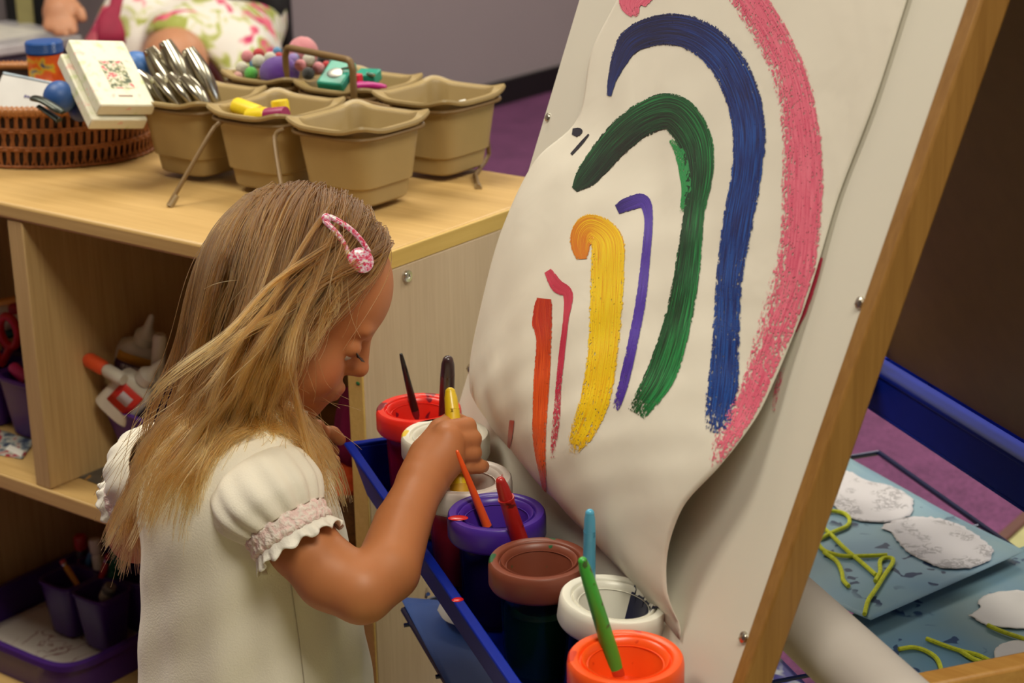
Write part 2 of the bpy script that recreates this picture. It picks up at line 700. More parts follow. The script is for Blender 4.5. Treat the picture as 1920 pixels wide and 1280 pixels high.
def caddy(name, label, x0, y0, z0, yaw, parent_fn=None, cups=2, h=0.075, wcup=0.075, dcup=0.075, handle=True):
    """a purple art caddy: a row of cups joined by a rim plate, with a raised handle"""
    t = thing(name, label, 'caddy', (x0, y0, z0))
    ux = np.array([math.cos(yaw), math.sin(yaw), 0])
    uy = np.array([-math.sin(yaw), math.cos(yaw), 0])
    b = np.array([x0, y0, z0])

    def pt(a, c, z):
        return b + ux * a + uy * c + np.array([0, 0, z])
    tot = cups * wcup
    for i in range(cups):
        for jj in range(2):
            ca = -tot / 2 + wcup * (i + 0.5)
            cc = (jj - 0.5) * dcup
            g = G()
            n = 28

            def ring(k, z):
                out = []
                for q in range(n):
                    a = 2 * math.pi * q / n
                    e = 0.45
                    x = math.copysign(abs(math.cos(a)) ** e, math.cos(a)) * wcup * 0.5 * k
                    y = math.copysign(abs(math.sin(a)) ** e, math.sin(a)) * dcup * 0.5 * k
                    out.append(pt(ca + x, cc + y, z))
                return out
            g.rings([ring(0.66, 0.0), ring(0.92, h - 0.002), ring(0.985, h), ring(0.985, h + 0.004), ring(0.86, h + 0.004), ring(0.60, 0.003)], cap0=True, cap1=True)
            g.obj('cup', purple_m, t)
    if handle:
        g = G()
        g.tube(smooth_path([pt(-tot * 0.3, 0, h + 0.003), pt(-tot * 0.26, 0, h + 0.045), pt(0, 0, h + 0.06), pt(tot * 0.26, 0, h + 0.045), pt(tot * 0.3, 0, h + 0.003)], 5), 0.005, 8)
        g.obj('handle', purple_m, t)
    return t


def pen(name, label, cat, a, b, r, cols, fr, group=None):
    """a pencil, marker or brush-like stick from a to b; cols and fr split its length into coloured bands"""
    a, b = np.asarray(a, float), np.asarray(b, float)
    t = thing(name, label, cat, a, group)
    names = ('barrel', 'cap', 'tip')
    s0 = 0.0
    for i, (c, f) in enumerate(zip(cols, fr)):
        p, q = a + (b - a) * s0, a + (b - a) * f
        rr = r * (1.0 if i % 2 == 0 else 1.12)
        g = G()
        L = np.linalg.norm(q - p)
        e = min(0.15, rr * 0.5 / L)
        g.tube([p, p + (q - p) * e, p + (q - p) * (1 - e), q], [rr * 0.8, rr, rr, rr * 0.75], 12)
        g.obj(names[min(i, 2)], c, t)
        s0 = f
    return t


# --- big purple tray on the bottom board with scribbled paper and a caddy of pencils
g = G()
tray_bin = bin_mesh(g, (-1.962, 1.291), (-1.695, 1.585), 0.0605, 0.112, 0.97).obj('art_tray', purple_m, angle=50)
tag(tray_bin, 'large dark purple tray on the lowest shelf with white paper lying in it', 'tray')


def scribble_mat(name, base, ink, scale=40.0, amt=0.03):
    t = NT(name)
    v = t.coord('Object')
    f = t.noise(v, scale, 1, 0.4, 1.5)
    k = t.math('ABSOLUTE', t.math('SUBTRACT', f, 0.5))
    m = t.ramp(k, [(amt * 0.5, (1, 1, 1, 1)), (amt, (0, 0, 0, 1))])
    f2 = t.noise(v, scale * 0.35, 1)
    m2 = t.math('MULTIPLY', m, t.ramp(f2, [(0.5, (0, 0, 0, 1)), (0.56, (1, 1, 1, 1))]))
    t.set(col=t.mix(m2, rgb(*base), rgb(*ink)), rough=0.75)
    return t.m


def sheet(name, corners, mat, thick=0.0006, parent=None, n=14, curl=None, **kw):
    """paper sheet through four corners (a, b, c, d in order) with optional curl function h(u, v)"""
    a, b, c, d = [np.asarray(p, float) for p in corners]
    nn = nz(np.cross(b - a, d - a))
    if nn[2] < 0:
        nn = -nn
    g = G()
    R = []
    for i in range(n + 1):
        row = []
        for j in range(n + 1):
            u_, v_ = i / n, j / n
            p = a * (1 - u_) * (1 - v_) + b * u_ * (1 - v_) + c * u_ * v_ + d * (1 - u_) * v_
            if curl:
                p = p + nn * curl(u_, v_)
            row.append(p)
        R.append(row)
    g.rings(R, close=False)
    return g.obj(name, mat, parent, solid=thick, **kw)


sp = sheet('scribbled_paper', [(-1.950, 1.302, 0.0665), (-1.712, 1.302, 0.0665), (-1.712, 1.570, 0.0665), (-1.950, 1.570, 0.0665)],
           scribble_mat('scribbled_paper', (222, 214, 205), (150, 96, 90), 26, 0.03), curl=lambda u_, v_: 0.004 * math.sin(u_ * 3) * v_)
tag(sp, 'white scribbled paper lying in the purple tray on the lowest shelf', 'paper')
pc = caddy('pencil_caddy', 'dark purple caddy with pencils and markers standing in the lowest shelf tray', -1.805, 1.452, 0.0745, 0.0, cups=2, h=0.074, wcup=0.068, dcup=0.066, handle=False)
pm = lambda n, c, r=0.4: plain(n, c, r, var=0.04)
p_yel, p_red, p_grn, p_blu, p_pink = pm('pencil_yellow', (206, 140, 40)), pm('pencil_red', (168, 30, 36)), pm('marker_green', (24, 84, 50)), pm('pencil_blue', (70, 120, 176)), pm('eraser_pink', (190, 70, 80))
g_wht, g_gry = pm('glue_white', (214, 206, 190)), pm('pencil_grey', (120, 116, 110))
pen('pencil', 'yellow pencil with red eraser leaning in the purple caddy of the lowest shelf', 'pencil', on_y(166, 1128, 1.43), on_y(116, 1050, 1.43), 0.0042, [p_yel, chrome, p_pink], [0.86, 0.92, 1.0], 'pencils in the lowest caddy')
pen('pencil', 'dark red pencil leaning in the purple caddy of the lowest shelf', 'pencil', on_y(178, 1122, 1.44), on_y(204, 1040, 1.45), 0.0046, [p_red, chrome, p_pink], [0.84, 0.92, 1.0], 'pencils in the lowest caddy')
pen('pencil', 'short light blue pencil behind the white glue stick in the lowest caddy', 'pencil', on_y(158, 1078, 1.47), on_y(172, 1036, 1.47), 0.0046, [p_blu], [1.0], 'pencils in the lowest caddy')
pen('glue_stick', 'white glue stick standing behind the red pencil in the lowest caddy', 'glue stick', on_y(190, 1090, 1.462), on_y(177, 1010, 1.462), 0.008, [g_wht, g_wht], [0.66, 1.0])
pen('marker', 'thick dark green marker in the lowest caddy beside the dress', 'marker', on_y(210, 1112, 1.462), on_y(224, 1034, 1.455), 0.0105, [p_grn, p_grn], [0.6, 1.0])
pen('marker', 'white marker with grey tip standing right of the red pencil in the lowest caddy', 'marker', on_y(194, 1122, 1.425), on_y(208, 1098, 1.425), 0.008, [g_wht, g_gry], [0.55, 1.0])
pen('marker', 'red capped marker at the back of the lowest caddy', 'marker', on_y(154, 1050, 1.485), on_y(150, 1003, 1.485), 0.0085, [pm('marker_dark', (40, 24, 40)), p_red], [0.45, 1.0])
pen('pencil', 'pink tipped short pencil behind the yellow pencil in the lowest caddy', 'pencil', on_y(146, 1112, 1.47), on_y(143, 1066, 1.47), 0.0045, [pm('pencil_dark', (50, 34, 44)), p_pink], [0.8, 1.0], 'pencils in the lowest caddy')

# --- middle compartment: glue bottles in a tilted purple caddy, a printed card on the board
gt = thing('glue_tub', 'bright purple plastic tub of glue bottles in the middle compartment', 'tub', (-1.60, 1.42, 0.382))
g = G()
n_ = 32


def sq(cx, cy, hx, hy, z, e=0.4, tilt=0.0):
    out = []
    for j in range(n_):
        a = 2 * math.pi * j / n_
        x = math.copysign(abs(math.cos(a)) ** e, math.cos(a)) * hx
        y = math.copysign(abs(math.sin(a)) ** e, math.sin(a)) * hy
        out.append((cx + x, cy + y, z + tilt * x))
    return out


g.rings([sq(-1.600, 1.412, 0.034, 0.05, 0.3825), sq(-1.600, 1.412, 0.062, 0.066, 0.462, tilt=-0.10), sq(-1.600, 1.412, 0.066, 0.070, 0.466, tilt=-0.10),
         sq(-1.600, 1.412, 0.059, 0.063, 0.466, tilt=-0.10), sq(-1.600, 1.412, 0.031, 0.047, 0.386)], cap0=True, cap1=True)
g.obj('tub_body', plain('bright_purple', (92, 44, 150), 0.35), gt)


def glue_bottle(label, base, top, wid, dep, face, labels):
    """flattened white bottle from base to shoulder with collar and nozzle; labels: list of (material, t0, t1, halfwidth)"""
    base, top = np.asarray(base, float), np.asarray(top, float)
    L = np.linalg.norm(top - base)
    z = nz(top - base)
    y = nz(np.asarray(face, float) - z * (np.asarray(face, float) @ z))
    x = np.cross(y, z)
    t = thing('glue_bottle', label, 'glue bottle', base, 'glue bottles in the middle compartment')

    def ring(k, u):
        out = []
        for j in range(28):
            a = 2 * math.pi * j / 28
            cx = math.copysign(abs(math.cos(a)) ** 0.6, math.cos(a)) * wid * k
            cy = math.copysign(abs(math.sin(a)) ** 0.6, math.sin(a)) * dep * k
            out.append(base + z * u * L + x * cx + y * cy)
        return out
    g = G()
    g.rings([ring(0.86, 0.0), ring(1.0, 0.03), ring(1.0, 0.80), ring(0.9, 0.9), ring(0.55, 0.985), ring(0.45, 1.0)], cap0=True, cap1=True)
    g.obj('bottle_body', g_wht, t)
    g = G()
    M = MX(top, x, y, z)
    g.lathe([(wid * 0.46, 0.0), (wid * 0.46, 0.012), (wid * 0.36, 0.015), (wid * 0.2, 0.022), (wid * 0.12, 0.04), (0.0005, 0.043)], 20, M)
    g.obj('nozzle', g_wht, t)
    for (mt, t0, t1, hw, nm) in labels:
        g = G()
        R = []
        for u in (t0, t1):
            R.append([base + z * u * L + x * (q * hw) + y * (dep * max(0.05, 1 - abs(q * hw / wid) ** 3.2) ** (1 / 3.2) + 0.0008) for q in np.linspace(-1, 1, 13)])
        g.rings(R, close=False)
        g.obj(nm, mt, t, solid=0.0004)
    return t


toc = -ray(240, 680)
l_yel, l_pur, l_red, l_pale = pm('label_yellow', (214, 158, 44)), pm('label_purple', (64, 28, 66)), pm('label_red', (214, 44, 28)), pm('label_pale', (200, 190, 196))
B0, B1 = on_y(240, 740, 1.405), on_y(270, 640, 1.405)
glue_bottle('white glue bottle with yellow and purple label standing upright in the middle compartment', B0, B1, 0.030, 0.016, toc,
            [(l_yel, 0.70, 0.86, 0.026, 'yellow_label'), (l_pur, 0.52, 0.70, 0.027, 'purple_label'), (l_pale, 0.575, 0.66, 0.019, 'label_oval')])
B0, B1 = on_y(238, 768, 1.358), on_y(252, 700, 1.366)
b2 = glue_bottle('white glue bottle with red square label leaning in front in the middle compartment', on_y(212, 770, 1.350), on_y(268, 712, 1.362), 0.026, 0.015, toc,
                 [(l_red, 0.30, 0.86, 0.016, 'red_label'), (l_pale, 0.46, 0.70, 0.008, 'label_emblem')])
pen('glue_pen', 'white glue pen with bright orange pointed cap lying left of the glue bottles', 'glue pen', on_y(232, 712, 1.338), on_y(163, 672, 1.338), 0.0085, [g_wht, pm('cap_orange', (232, 84, 40))], [0.5, 1.0])
pen('glue_pen', 'slim white glue pen standing at the right of the glue bottles by the hair', 'glue pen', on_y(292, 742, 1.38), on_y(300, 626, 1.385), 0.0085, [g_wht], [1.0])
cdm = NT('printed_card')
vv = cdm.coord('Object')
kk = cdm.noise(vv, 55, 2, 0.5, 0.8)
cdm.set(col=cdm.ramp(kk, [(0.40, rgb(74, 70, 66)), (0.54, rgb(92, 88, 82)), (0.58, rgb(206, 140, 40)), (0.66, rgb(60, 50, 44))]), rough=0.3)
cd_ = sheet('printed_card', [on_z(142, 892, 0.3832), on_z(240, 928, 0.3832), on_z(290, 872, 0.3832), on_z(205, 858, 0.3832)], cdm.m, 0.001)
tag(cd_, 'dark grey printed card with orange marks lying on the middle shelf board', 'card')

# --- left compartment: card, caddy, scissors, markers
cdm = NT('picture_card')
vv = cdm.coord('Object')
kk = cdm.noise(vv, 60, 2, 0.5, 0.5)
cdm.set(col=cdm.ramp(kk, [(0.38, rgb(60, 70, 96)), (0.46, rgb(140, 150, 150)), (0.54, rgb(196, 190, 176)), (0.6, rgb(160, 44, 60))]), rough=0.3)
pcd = sheet('picture_card', [on_z(-40, 846, 0.3832), on_z(42, 860, 0.3832), on_z(66, 826, 0.3832), on_z(-20, 800, 0.3832)], cdm.m, 0.001)
tag(pcd, 'colourful picture card lying under the purple caddy in the left compartment', 'card')
q = G()
wl = sheet('card_label', [on_z(10, 842, 0.3842), on_z(40, 856, 0.3842), on_z(46, 845, 0.3842), on_z(18, 833, 0.3842)], paper_w, 0.0004, parent=pcd)
c2 = caddy('scissor_caddy', 'dark purple caddy of scissors and markers at the edge of the left compartment', -1.86, 1.42, 0.3845, 0.0, cups=2, h=0.075, wcup=0.085, dcup=0.075, handle=False)
red_pl = pm('scissor_red', (196, 30, 36), 0.3)


def scissors(label, c, up, side, handle_m):
    t = thing('scissors', label, 'scissors', c, 'scissors in the left compartment')
    c, up, side = np.asarray(c, float), nz(up), nz(side)
    for s_ in (-1, 1):
        g = G()
        o = c + side * s_ * 0.017 + up * 0.085
        pts = [o + side * 0.013 * math.cos(a) + up * 0.022 * math.sin(a) for a in np.linspace(0, 2 * math.pi, 20)[:-1]]
        g.tube(pts, 0.0058, 8, closed=True)
        g.tube([o - up * 0.02, c + up * 0.035 - side * s_ * 0.002], [0.006, 0.005], 8)
        hd = g.obj('handle', handle_m, t)
        g = G()
        w_ = np.cross(up, side)
        g.prism([c + up * 0.04 - side * 0.005 + w_ * 0.001 * s_, c + up * 0.04 + side * 0.006 + w_ * 0.001 * s_, c - up * 0.05 - side * s_ * 0.006 + w_ * 0.001 * s_], w_ * 0.0014 * s_)
        g.obj('blade', chrome, t)
    return t


scissors('red handled scissors standing in the purple caddy of the left compartment', on_y(14, 728, 1.405), (0.05, -0.1, 1), (0.8, 0.3, 0), red_pl)
pen('marker', 'white marker with red label lying uppermost in the left compartment', 'marker', on_y(-20, 590, 1.43), on_y(52, 578, 1.46), 0.0095, [g_wht, p_red], [0.55, 1.0], 'markers in the left compartment')
pen('marker', 'white marker with red ring lying just below the uppermost one in the left compartment', 'marker', on_y(-20, 612, 1.42), on_y(50, 598, 1.45), 0.0095, [g_wht, p_red, g_wht], [0.2, 0.3, 1.0], 'markers in the left compartment')
pen('marker', 'yellow marker lying at the back in the left compartment', 'marker', on_y(-25, 577, 1.47), on_y(48, 562, 1.48), 0.0085, [p_yel], [1.0], 'markers in the left compartment')
pen('marker', 'teal marker under the white ones in the left compartment', 'marker', on_y(-5, 630, 1.43), on_y(48, 613, 1.45), 0.0085, [pm('teal_dark', (24, 96, 92))], [1.0], 'markers in the left compartment')
pen('marker', 'pink marker cap poking out right of the red scissors', 'marker', on_y(50, 712, 1.372), on_y(22, 686, 1.37), 0.008, [pm('hot_pink', (206, 50, 110))], [1.0], 'markers in the left compartment')

# --- little woven basket of scarves at the right end of the middle shelf
wb = thing('woven_basket', 'small round woven basket of coloured scarves inside the shelf near the end panel', 'basket', (-1.272, 1.372, 0.382))
g = G()
R = []
for i in range(22):
    u_ = i / 21
    z = 0.3825 + 0.072 * u_
    rr = 0.052 + 0.018 * math.sin(u_ * 1.5) + 0.0022 * math.sin(i * math.pi)
    R.append([(-1.272 + (rr + 0.0018 * math.sin(j * math.pi / 1.5 + i * math.pi)) * math.cos(2 * math.pi * j / 60), 1.372 + (rr + 0.0018 * math.sin(j * math.pi / 1.5 + i * math.pi)) * math.sin(2 * math.pi * j / 60), z) for j in range(60)])
g.rings(R, cap0=True)
g.obj('basket_wall', wood('dark_wicker', (70, 40, 16), (126, 78, 36), 0, 2.0), wb, solid=0.003)
g = G()
g.tube([(-1.272 + 0.071 * math.cos(a), 1.372 + 0.071 * math.sin(a), 0.4565) for a in np.linspace(0, 2 * math.pi, 40)[:-1]], 0.0045, 8, closed=True)
g.obj('basket_rim', wood('dark_wicker', (70, 40, 16), (126, 78, 36)), wb)


def crumple(name, label, c, r, col, seed):
    rs = np.random.default_rng(seed)
    K = rs.normal(size=(7, 3)) * 4
    ph = rs.uniform(0, 6, 7)
    g = G().ball(c, r, n=40, k=24, fn=lambda q: 1 + 0.13 * sum(math.sin(K[i] @ q + ph[i]) for i in range(7)) / 2.2)
    o = g.obj(name, plain('scarf_' + str(seed), col, 0.8, var=0.12, vscale=60), smooth='all')
    return tag(o, label, 'scarf', 'scarves in the small woven basket')


crumple('scarf', 'magenta scarf rising highest out of the small woven basket', (-1.262, 1.392, 0.495), (0.034, 0.032, 0.055), (150, 22, 86), 1)
crumple('scarf', 'orange scarf at the front of the small woven basket', (-1.256, 1.342, 0.455), (0.036, 0.028, 0.022), (206, 72, 14), 2)
crumple('scarf', 'dark blue scarf at the left of the small woven basket', (-1.312, 1.365, 0.462), (0.024, 0.03, 0.028), (34, 40, 84), 3)
# ================================================================== wicker basket on the shelf top
wick = wood('wicker_brown', (112, 62, 28), (170, 102, 52), 2, 3.0, 0.5)
wick_d = plain('wicker_core', (44, 22, 10), 0.8)
BC, BA, BB = np.array([-1.918, 1.490]), 0.203, 0.140
bk = thing('wicker_basket', 'large brown oval wicker basket of craft things on the shelf top', 'basket', (BC[0], BC[1], ZT))


def bpt(a, k, z):
    return np.array([BC[0] + BA * k * math.cos(a), BC[1] + BB * k * math.sin(a), z])


ZR = ZT + 0.072
g = G()
NA = 120
g.rings([[bpt(2 * math.pi * j / NA, 0.955, ZT + 0.002) for j in range(NA)], [bpt(2 * math.pi * j / NA, 0.985, ZR - 0.002) for j in range(NA)],
         [bpt(2 * math.pi * j / NA, 0.965, ZR - 0.002) for j in range(NA)], [bpt(2 * math.pi * j / NA, 0.935, ZT + 0.006) for j in range(NA)]], cap0=True, cap1=True)
g.obj('basket_core', wick_d, bk)
g = G()
NS = 200
for j in range(NS):
    a0 = 2 * math.pi * j / NS
    pts = []
    for i in range(9):
        u_ = i / 8
        a = a0 + 0.012 * math.sin(u_ * 2 * math.pi * 1.5 + (j % 2) * math.pi) + 0.03 * (u_ - 0.5)
        pts.append(bpt(a, 0.962 + 0.03 * u_ + 0.012 * abs(math.sin(u_ * math.pi * 3 + (j % 2) * math.pi / 2)), ZT + 0.004 + 0.066 * u_))
    g.tube(pts, 0.0017, 5)
g.obj('stakes', wick, bk)
g = G()
for zz in (0.003, 0.024, 0.027, 0.047, 0.050):
    k = 0.968 + 0.03 * zz / 0.07
    g.tube([bpt(2 * math.pi * j / 300, k + 0.010 + 0.006 * math.sin(j * math.pi / 2 + zz * 900), ZT + zz) for j in range(300)], 0.0018, 6, closed=True)
g.obj('weavers', wick, bk)
g = G()
g.tube([bpt(2 * math.pi * j / 100, 0.992, ZR) for j in range(100)], 0.0062, 10, closed=True)
for j in range(170):
    a = 2 * math.pi * j / 170
    c = bpt(a, 0.992, ZR)
    rd = nz(bpt(a, 1.0, ZR) - bpt(a, 0.0, ZR))
    tg = np.cross(rd, (0, 0, 1))
    g.tube([c + rd * 0.0068 * math.cos(b) + np.array([0, 0, 0.0068 * math.sin(b)]) + tg * 0.0012 * b for b in np.linspace(-1.6, 3.4, 9)], 0.0013, 4)
g.obj('rim', wood('wicker_rim', (150, 92, 44), (186, 122, 66), 0, 3.0, 0.4), bk)

# things in it
pack_m = NT('floral_pack')
vv = pack_m.coord('Object')
pk = pack_m.noise(vv, 55, 3, 0.6)
pack_m.set(col=pack_m.ramp(pk, [(0.30, rgb(196, 206, 150)), (0.42, rgb(226, 222, 200)), (0.60, rgb(230, 226, 206)), (0.68, rgb(232, 188, 176)), (0.76, rgb(160, 196, 160))]), rough=0.4)
pack_m = pack_m.m
patch_m = NT('floral_patch')
vv = patch_m.coord('Object')
pk = patch_m.noise(vv, 130, 2, 0.6)
patch_m.set(col=patch_m.ramp(pk, [(0.38, rgb(70, 80, 60)), (0.46, rgb(150, 150, 110)), (0.54, rgb(226, 220, 200)), (0.62, rgb(206, 90, 96))]), rough=0.4)
patch_m = patch_m.m


def pack(label, c, ax, half, parts):
    t = thing('stamp_box', label, 'box', np.asarray(c) - np.array([0, 0, half[1] * 0.7]), 'small floral boxes in the wicker basket')
    g = G().fbox(c, ax, half)
    g.obj('box_body', pack_m, t, bevel=0.002)
    if parts:
        x, y, z = ax
        g = G().fbox(c + z * half[2] + x * 0.004 - y * 0.004, ax, (half[0] * 0.42, half[1] * 0.42, 0.0004))
        g.obj('picture_patch', patch_m, t)
        g = G().fbox(c + z * half[2] + x * 0.002 - y * half[1] * 0.72, ax, (half[0] * 0.25, 0.0012, 0.0004))
        g.obj('caption_bar', plain('caption_grey', (150, 120, 110), 0.6), t)
    return t


fz = nz(np.array([0.55, -0.55, 0.55]))
# the front face of the open-topped box: corners read from the photo, depth about 2.05 m
A_, B_, D_ = P(128, 73, 2.130), P(232, 76, 2.174), P(183, 197, 2.075)
x_ = nz(B_ - A_)
y_ = nz((A_ - D_) - x_ * ((A_ - D_) @ x_))
z_ = np.cross(x_, y_)
c_ = (A_ + B_) / 2 - y_ * np.linalg.norm(A_ - D_) * 0.5
hx_, hy_ = np.linalg.norm(B_ - A_) / 2, np.linalg.norm(A_ - D_) * 0.5
pack('white floral box with a picture patch leaning in front in the wicker basket', c_ - z_ * 0.008, (x_, y_, z_), (hx_, hy_, 0.008), True)
pack('white floral box leaning directly behind the one with the picture patch', c_ - z_ * 0.027 - x_ * 0.006 - y_ * 0.004, (x_, y_, z_), (hx_, hy_, 0.008), False)

# clear box with purple print at the left
t = thing('card_box', 'pale translucent box with purple print standing at the left in the wicker basket', 'box', on_z(40, 180, 0.745))
cA, cB, cD = P(4, 138, 2.285), P(112, 160, 2.265), P(-6, 222, 2.262)
x_ = nz(cB - cA)
y_ = nz((cA - cD) - x_ * ((cA - cD) @ x_))
z_ = np.cross(x_, y_)
cc = (cA + cB) / 2 - y_ * 0.034
hw_ = np.linalg.norm(cB - cA) / 2
G().fbox(cc - z_ * 0.012, (x_, y_, z_), (hw_, 0.034, 0.012)).obj('box_body', plain('frosted_white', (206, 202, 200), 0.25, var=0.04), t, bevel=0.002)
G().fbox(cc - z_ * 0.012 + y_ * 0.0355, (x_, y_, z_), (hw_ * 0.99, 0.0015, 0.0125)).obj('box_lid', plain('frosted_blue', (190, 206, 222), 0.2), t, bevel=0.001)
g = G()
for k, (u_, v_, ww) in enumerate(((0.35, 0.010, 0.012), (0.0, -0.014, 0.018), (-0.1, -0.019, 0.016))):
    for q in range(6):
        g.fbox(cc + x_ * (hw_ * u_ - ww + q * ww * 0.36) + y_ * v_ + z_ * 0.0004, (x_, y_, z_), (ww * 0.12, 0.0018 - 0.0004 * (q % 3), 0.0003))
g.obj('print', plain('print_purple', (70, 56, 120), 0.5), t)

# orange jar with blue lid
t = thing('paint_jar', 'orange labelled jar with a blue screw lid at the back of the wicker basket', 'jar', (-1.985, 1.565, 0.742))
jc = P(86, 120, 2.30)
g = G()
jb = np.array([jc[0], jc[1], 0.742])
jb2 = jc.copy()
M = MX(np.array([jc[0], jc[1], 0]), (1, 0, 0), (0, 1, 0), (0, 0, 1))
zt_ = jc[2] + 0.012
zl = P(86, 98, 2.30)[2]
g.lathe([(0.0205, 0.745), (0.0225, 0.748), (0.0225, zl - 0.001), (0.019, zl)], 28, M, cap0=True, cap1=True)
lab = NT('orange_label')
vv = lab.coord('Object')
pk = lab.noise(vv, 42, 2, 0.5)
lab.set(col=lab.ramp(pk, [(0.36, rgb(60, 74, 110)), (0.42, rgb(214, 170, 40)), (0.48, rgb(224, 96, 28)), (0.7, rgb(200, 70, 24))]), rough=0.35)
g.obj('jar_body', lab.m, t)
g = G()
g.lathe([(0.0205, zl), (0.0235, zl + 0.001)] + [(0.0235 + 0.0006 * (i % 2), zl + 0.002 + 0.001 * i) for i in range(12)] + [(0.0225, zl + 0.0155), (0.0001, zl + 0.016)], 36, M)
g.obj('lid', pm('blue_lid', (26, 78, 150), 0.3), t)


def ball_thing(name, label, cat, c, r, mt, group=None, base=None, **kw):
    o = G().ball(c, r, **kw).obj(name, mt, smooth='all')
    return tag(o, label, cat, group)


blue_s = pm('blue_rubber', (44, 84, 150), 0.45)
ball_thing('ball', 'blue rubber ball in front of the floral boxes in the wicker basket', 'ball', P(112, 182, 2.13), 0.0195, blue_s)
ball_thing('ball', 'blue rubber ball between the floral box and the hole punches', 'ball', P(256, 126, 2.245), (0.024, 0.02, 0.02), pm('blue_rubber_light', (60, 110, 180), 0.45))
t = thing('craft_punch', 'dark metal craft punch lying on the basket edge below the blue ball', 'punch', P(90, 200, 2.08) - np.array([0, 0, 0.02]))
dk = plain('dark_metal', (58, 62, 56), 0.3, 0.6)
g = G()
a_, b_ = P(60, 183, 2.11), P(118, 211, 2.09)
g.tube(smooth_path([a_, a_ * 0.6 + b_ * 0.4 + np.array([0, 0, 0.003]), b_], 6), [0.004] + [0.007] * 11 + [0.004], 12, flat=0.5)
g.obj('upper_arm', dk, t)
g = G()
g.tube([a_ + np.array([0.01, 0, -0.009]), b_ + np.array([-0.008, 0, -0.010])], [0.004, 0.006], 10, flat=0.5)
g.obj('lower_arm', dk, t)
for nm_, p_, r_, c_ in (('craft_ball', P(206, 208, 2.16), 0.02, (36, 52, 110)),):
    ball_thing('ball', 'dark blue ball sunk deep in the wicker basket under the boxes', 'ball', P(150, 206, 2.15), 0.014, pm('blue_deep', (34, 50, 112), 0.5))

# ================================================================== six-tub caddy
tan = plain('tan_plastic', (160, 136, 90), 0.42, var=0.03, bump=0.03, bscale=500)
tan_w = plain('bronze_wire', (120, 92, 52), 0.5, 0.1, var=0.06)
ZRIM = 0.833
TUBS = {'A': (-1.586, 1.490), 'B': (-1.457, 1.487), 'C': (-1.328, 1.483), 'P': (-1.604, 1.655), 'T': (-1.476, 1.652), 'R': (-1.346, 1.648)}
TLAB = {'A': 'tan plastic tub full of silver hole punches in the wire rack', 'B': 'tan plastic tub with yellow glue caps at the front of the rack',
        'C': 'empty tan plastic tub nearest the girl in the wire rack', 'P': 'tan plastic tub filled with pompoms at the back of the rack',
        'T': 'tan plastic tub with the teal punches behind the rack handle', 'R': 'nearly empty tan plastic tub at the back right of the rack'}


def tub(key):
    cx, cy = TUBS[key]
    NN = 64

    def ring(h, z, e=0.42, sad=0.0, ear=0.0):
        out = []
        for j in range(NN):
            a = 2 * math.pi * (j + 0.5) / NN
            ca, sa = math.cos(a), math.sin(a)
            x = math.copysign(abs(ca) ** e, ca)
            y = math.copysign(abs(sa) ** e, sa)
            cr = math.sin(2 * a) ** 2
            k = 1 + ear * (cr ** 2 - 0.35)
            out.append((cx + h * x * k, cy + h * 1.04 * y * k, z + sad * (cr ** 1.5 - 0.45)))
        return out
    g = G()
    S = 0.0062
    R = [ring(0.0385, 0.7425), ring(0.041, 0.745), ring(0.0435, 0.763), ring(0.0465, 0.765), ring(0.0535, 0.820),
         ring(0.0555, ZRIM - 0.004, 0.48, S), ring(0.0640, ZRIM - 0.003, 0.56, S, 0.06), ring(0.0650, ZRIM, 0.56, S, 0.06), ring(0.0640, ZRIM + 0.0025, 0.56, S, 0.06), ring(0.0625, ZRIM + 0.0012, 0.56, S, 0.055),
         ring(0.0535, ZRIM + 0.0006, 0.46, S * 0.8), ring(0.0515, ZRIM - 0.003, 0.46, S * 0.5), ring(0.0445, 0.768), ring(0.0415, 0.764), ring(0.0365, 0.7455)]
    g.rings(R, cap0=True, cap1=True)
    o = g.obj('tub', tan, base=(cx, cy, 0.7425), angle=32)
    return tag(o, TLAB[key], 'tub', 'tan tubs in the wire rack')


for k in TUBS:
    tub(k)
rk = thing('wire_rack', 'bronze wire rack with a loop handle holding six tan tubs', 'rack', (-1.465, 1.57, ZT))
for k, (cx, cy) in TUBS.items():
    pts = []
    for j in range(48):
        a = 2 * math.pi * (j + 0.5) / 48
        ca, sa = math.cos(a), math.sin(a)
        pts.append((cx + 0.0585 * math.copysign(abs(ca) ** 0.44, ca), cy + 0.0605 * math.copysign(abs(sa) ** 0.44, sa), 0.8225))
    G().tube(pts, 0.0026, 8, closed=True).obj('tub_ring', tan_w, rk)
for (foot, top) in (((-1.502, 1.352, ZT), (-1.490, 1.424, 0.818)), ((-1.318, 1.352, ZT), (-1.398, 1.424, 0.818)),
                    ((-1.66, 1.668, ZT), (-1.640, 1.64, 0.818))):
    foot, top = np.array(foot), np.array(top)
    g = G()
    g.tube(smooth_path([foot + np.array([0, 0, 0.003]), foot * 0.15 + top * 0.85 + np.array([0, -0.004, 0]), top, top + np.array([0.004, 0.008, 0.004])], 5), 0.0027, 8)
    lg = g.obj('leg', tan_w, rk)
    G().tube([foot + np.array([0, 0, 0.0005]), foot + (top - foot) * 0.14], 0.0042, 10).obj('foot_cap', plain('foot_cap', (150, 128, 92), 0.4), lg)
foot = np.array((-1.257, 1.606, ZT))
lg = G().tube([foot + np.array([0, 0, 0.003]), (-1.296, 1.650, 0.7385), (-1.33, 1.715, 0.7385), (-1.332, 1.724, 0.745), (-1.336, 1.722, 0.820)], 0.0027, 8).obj('leg', tan_w, rk)
G().tube([foot + np.array([0, 0, 0.0005]), foot * 0.75 + np.array((-1.296, 1.650, 0.7385)) * 0.25], 0.0042, 10).obj('foot_cap', plain('foot_cap', (150, 128, 92), 0.4), lg)
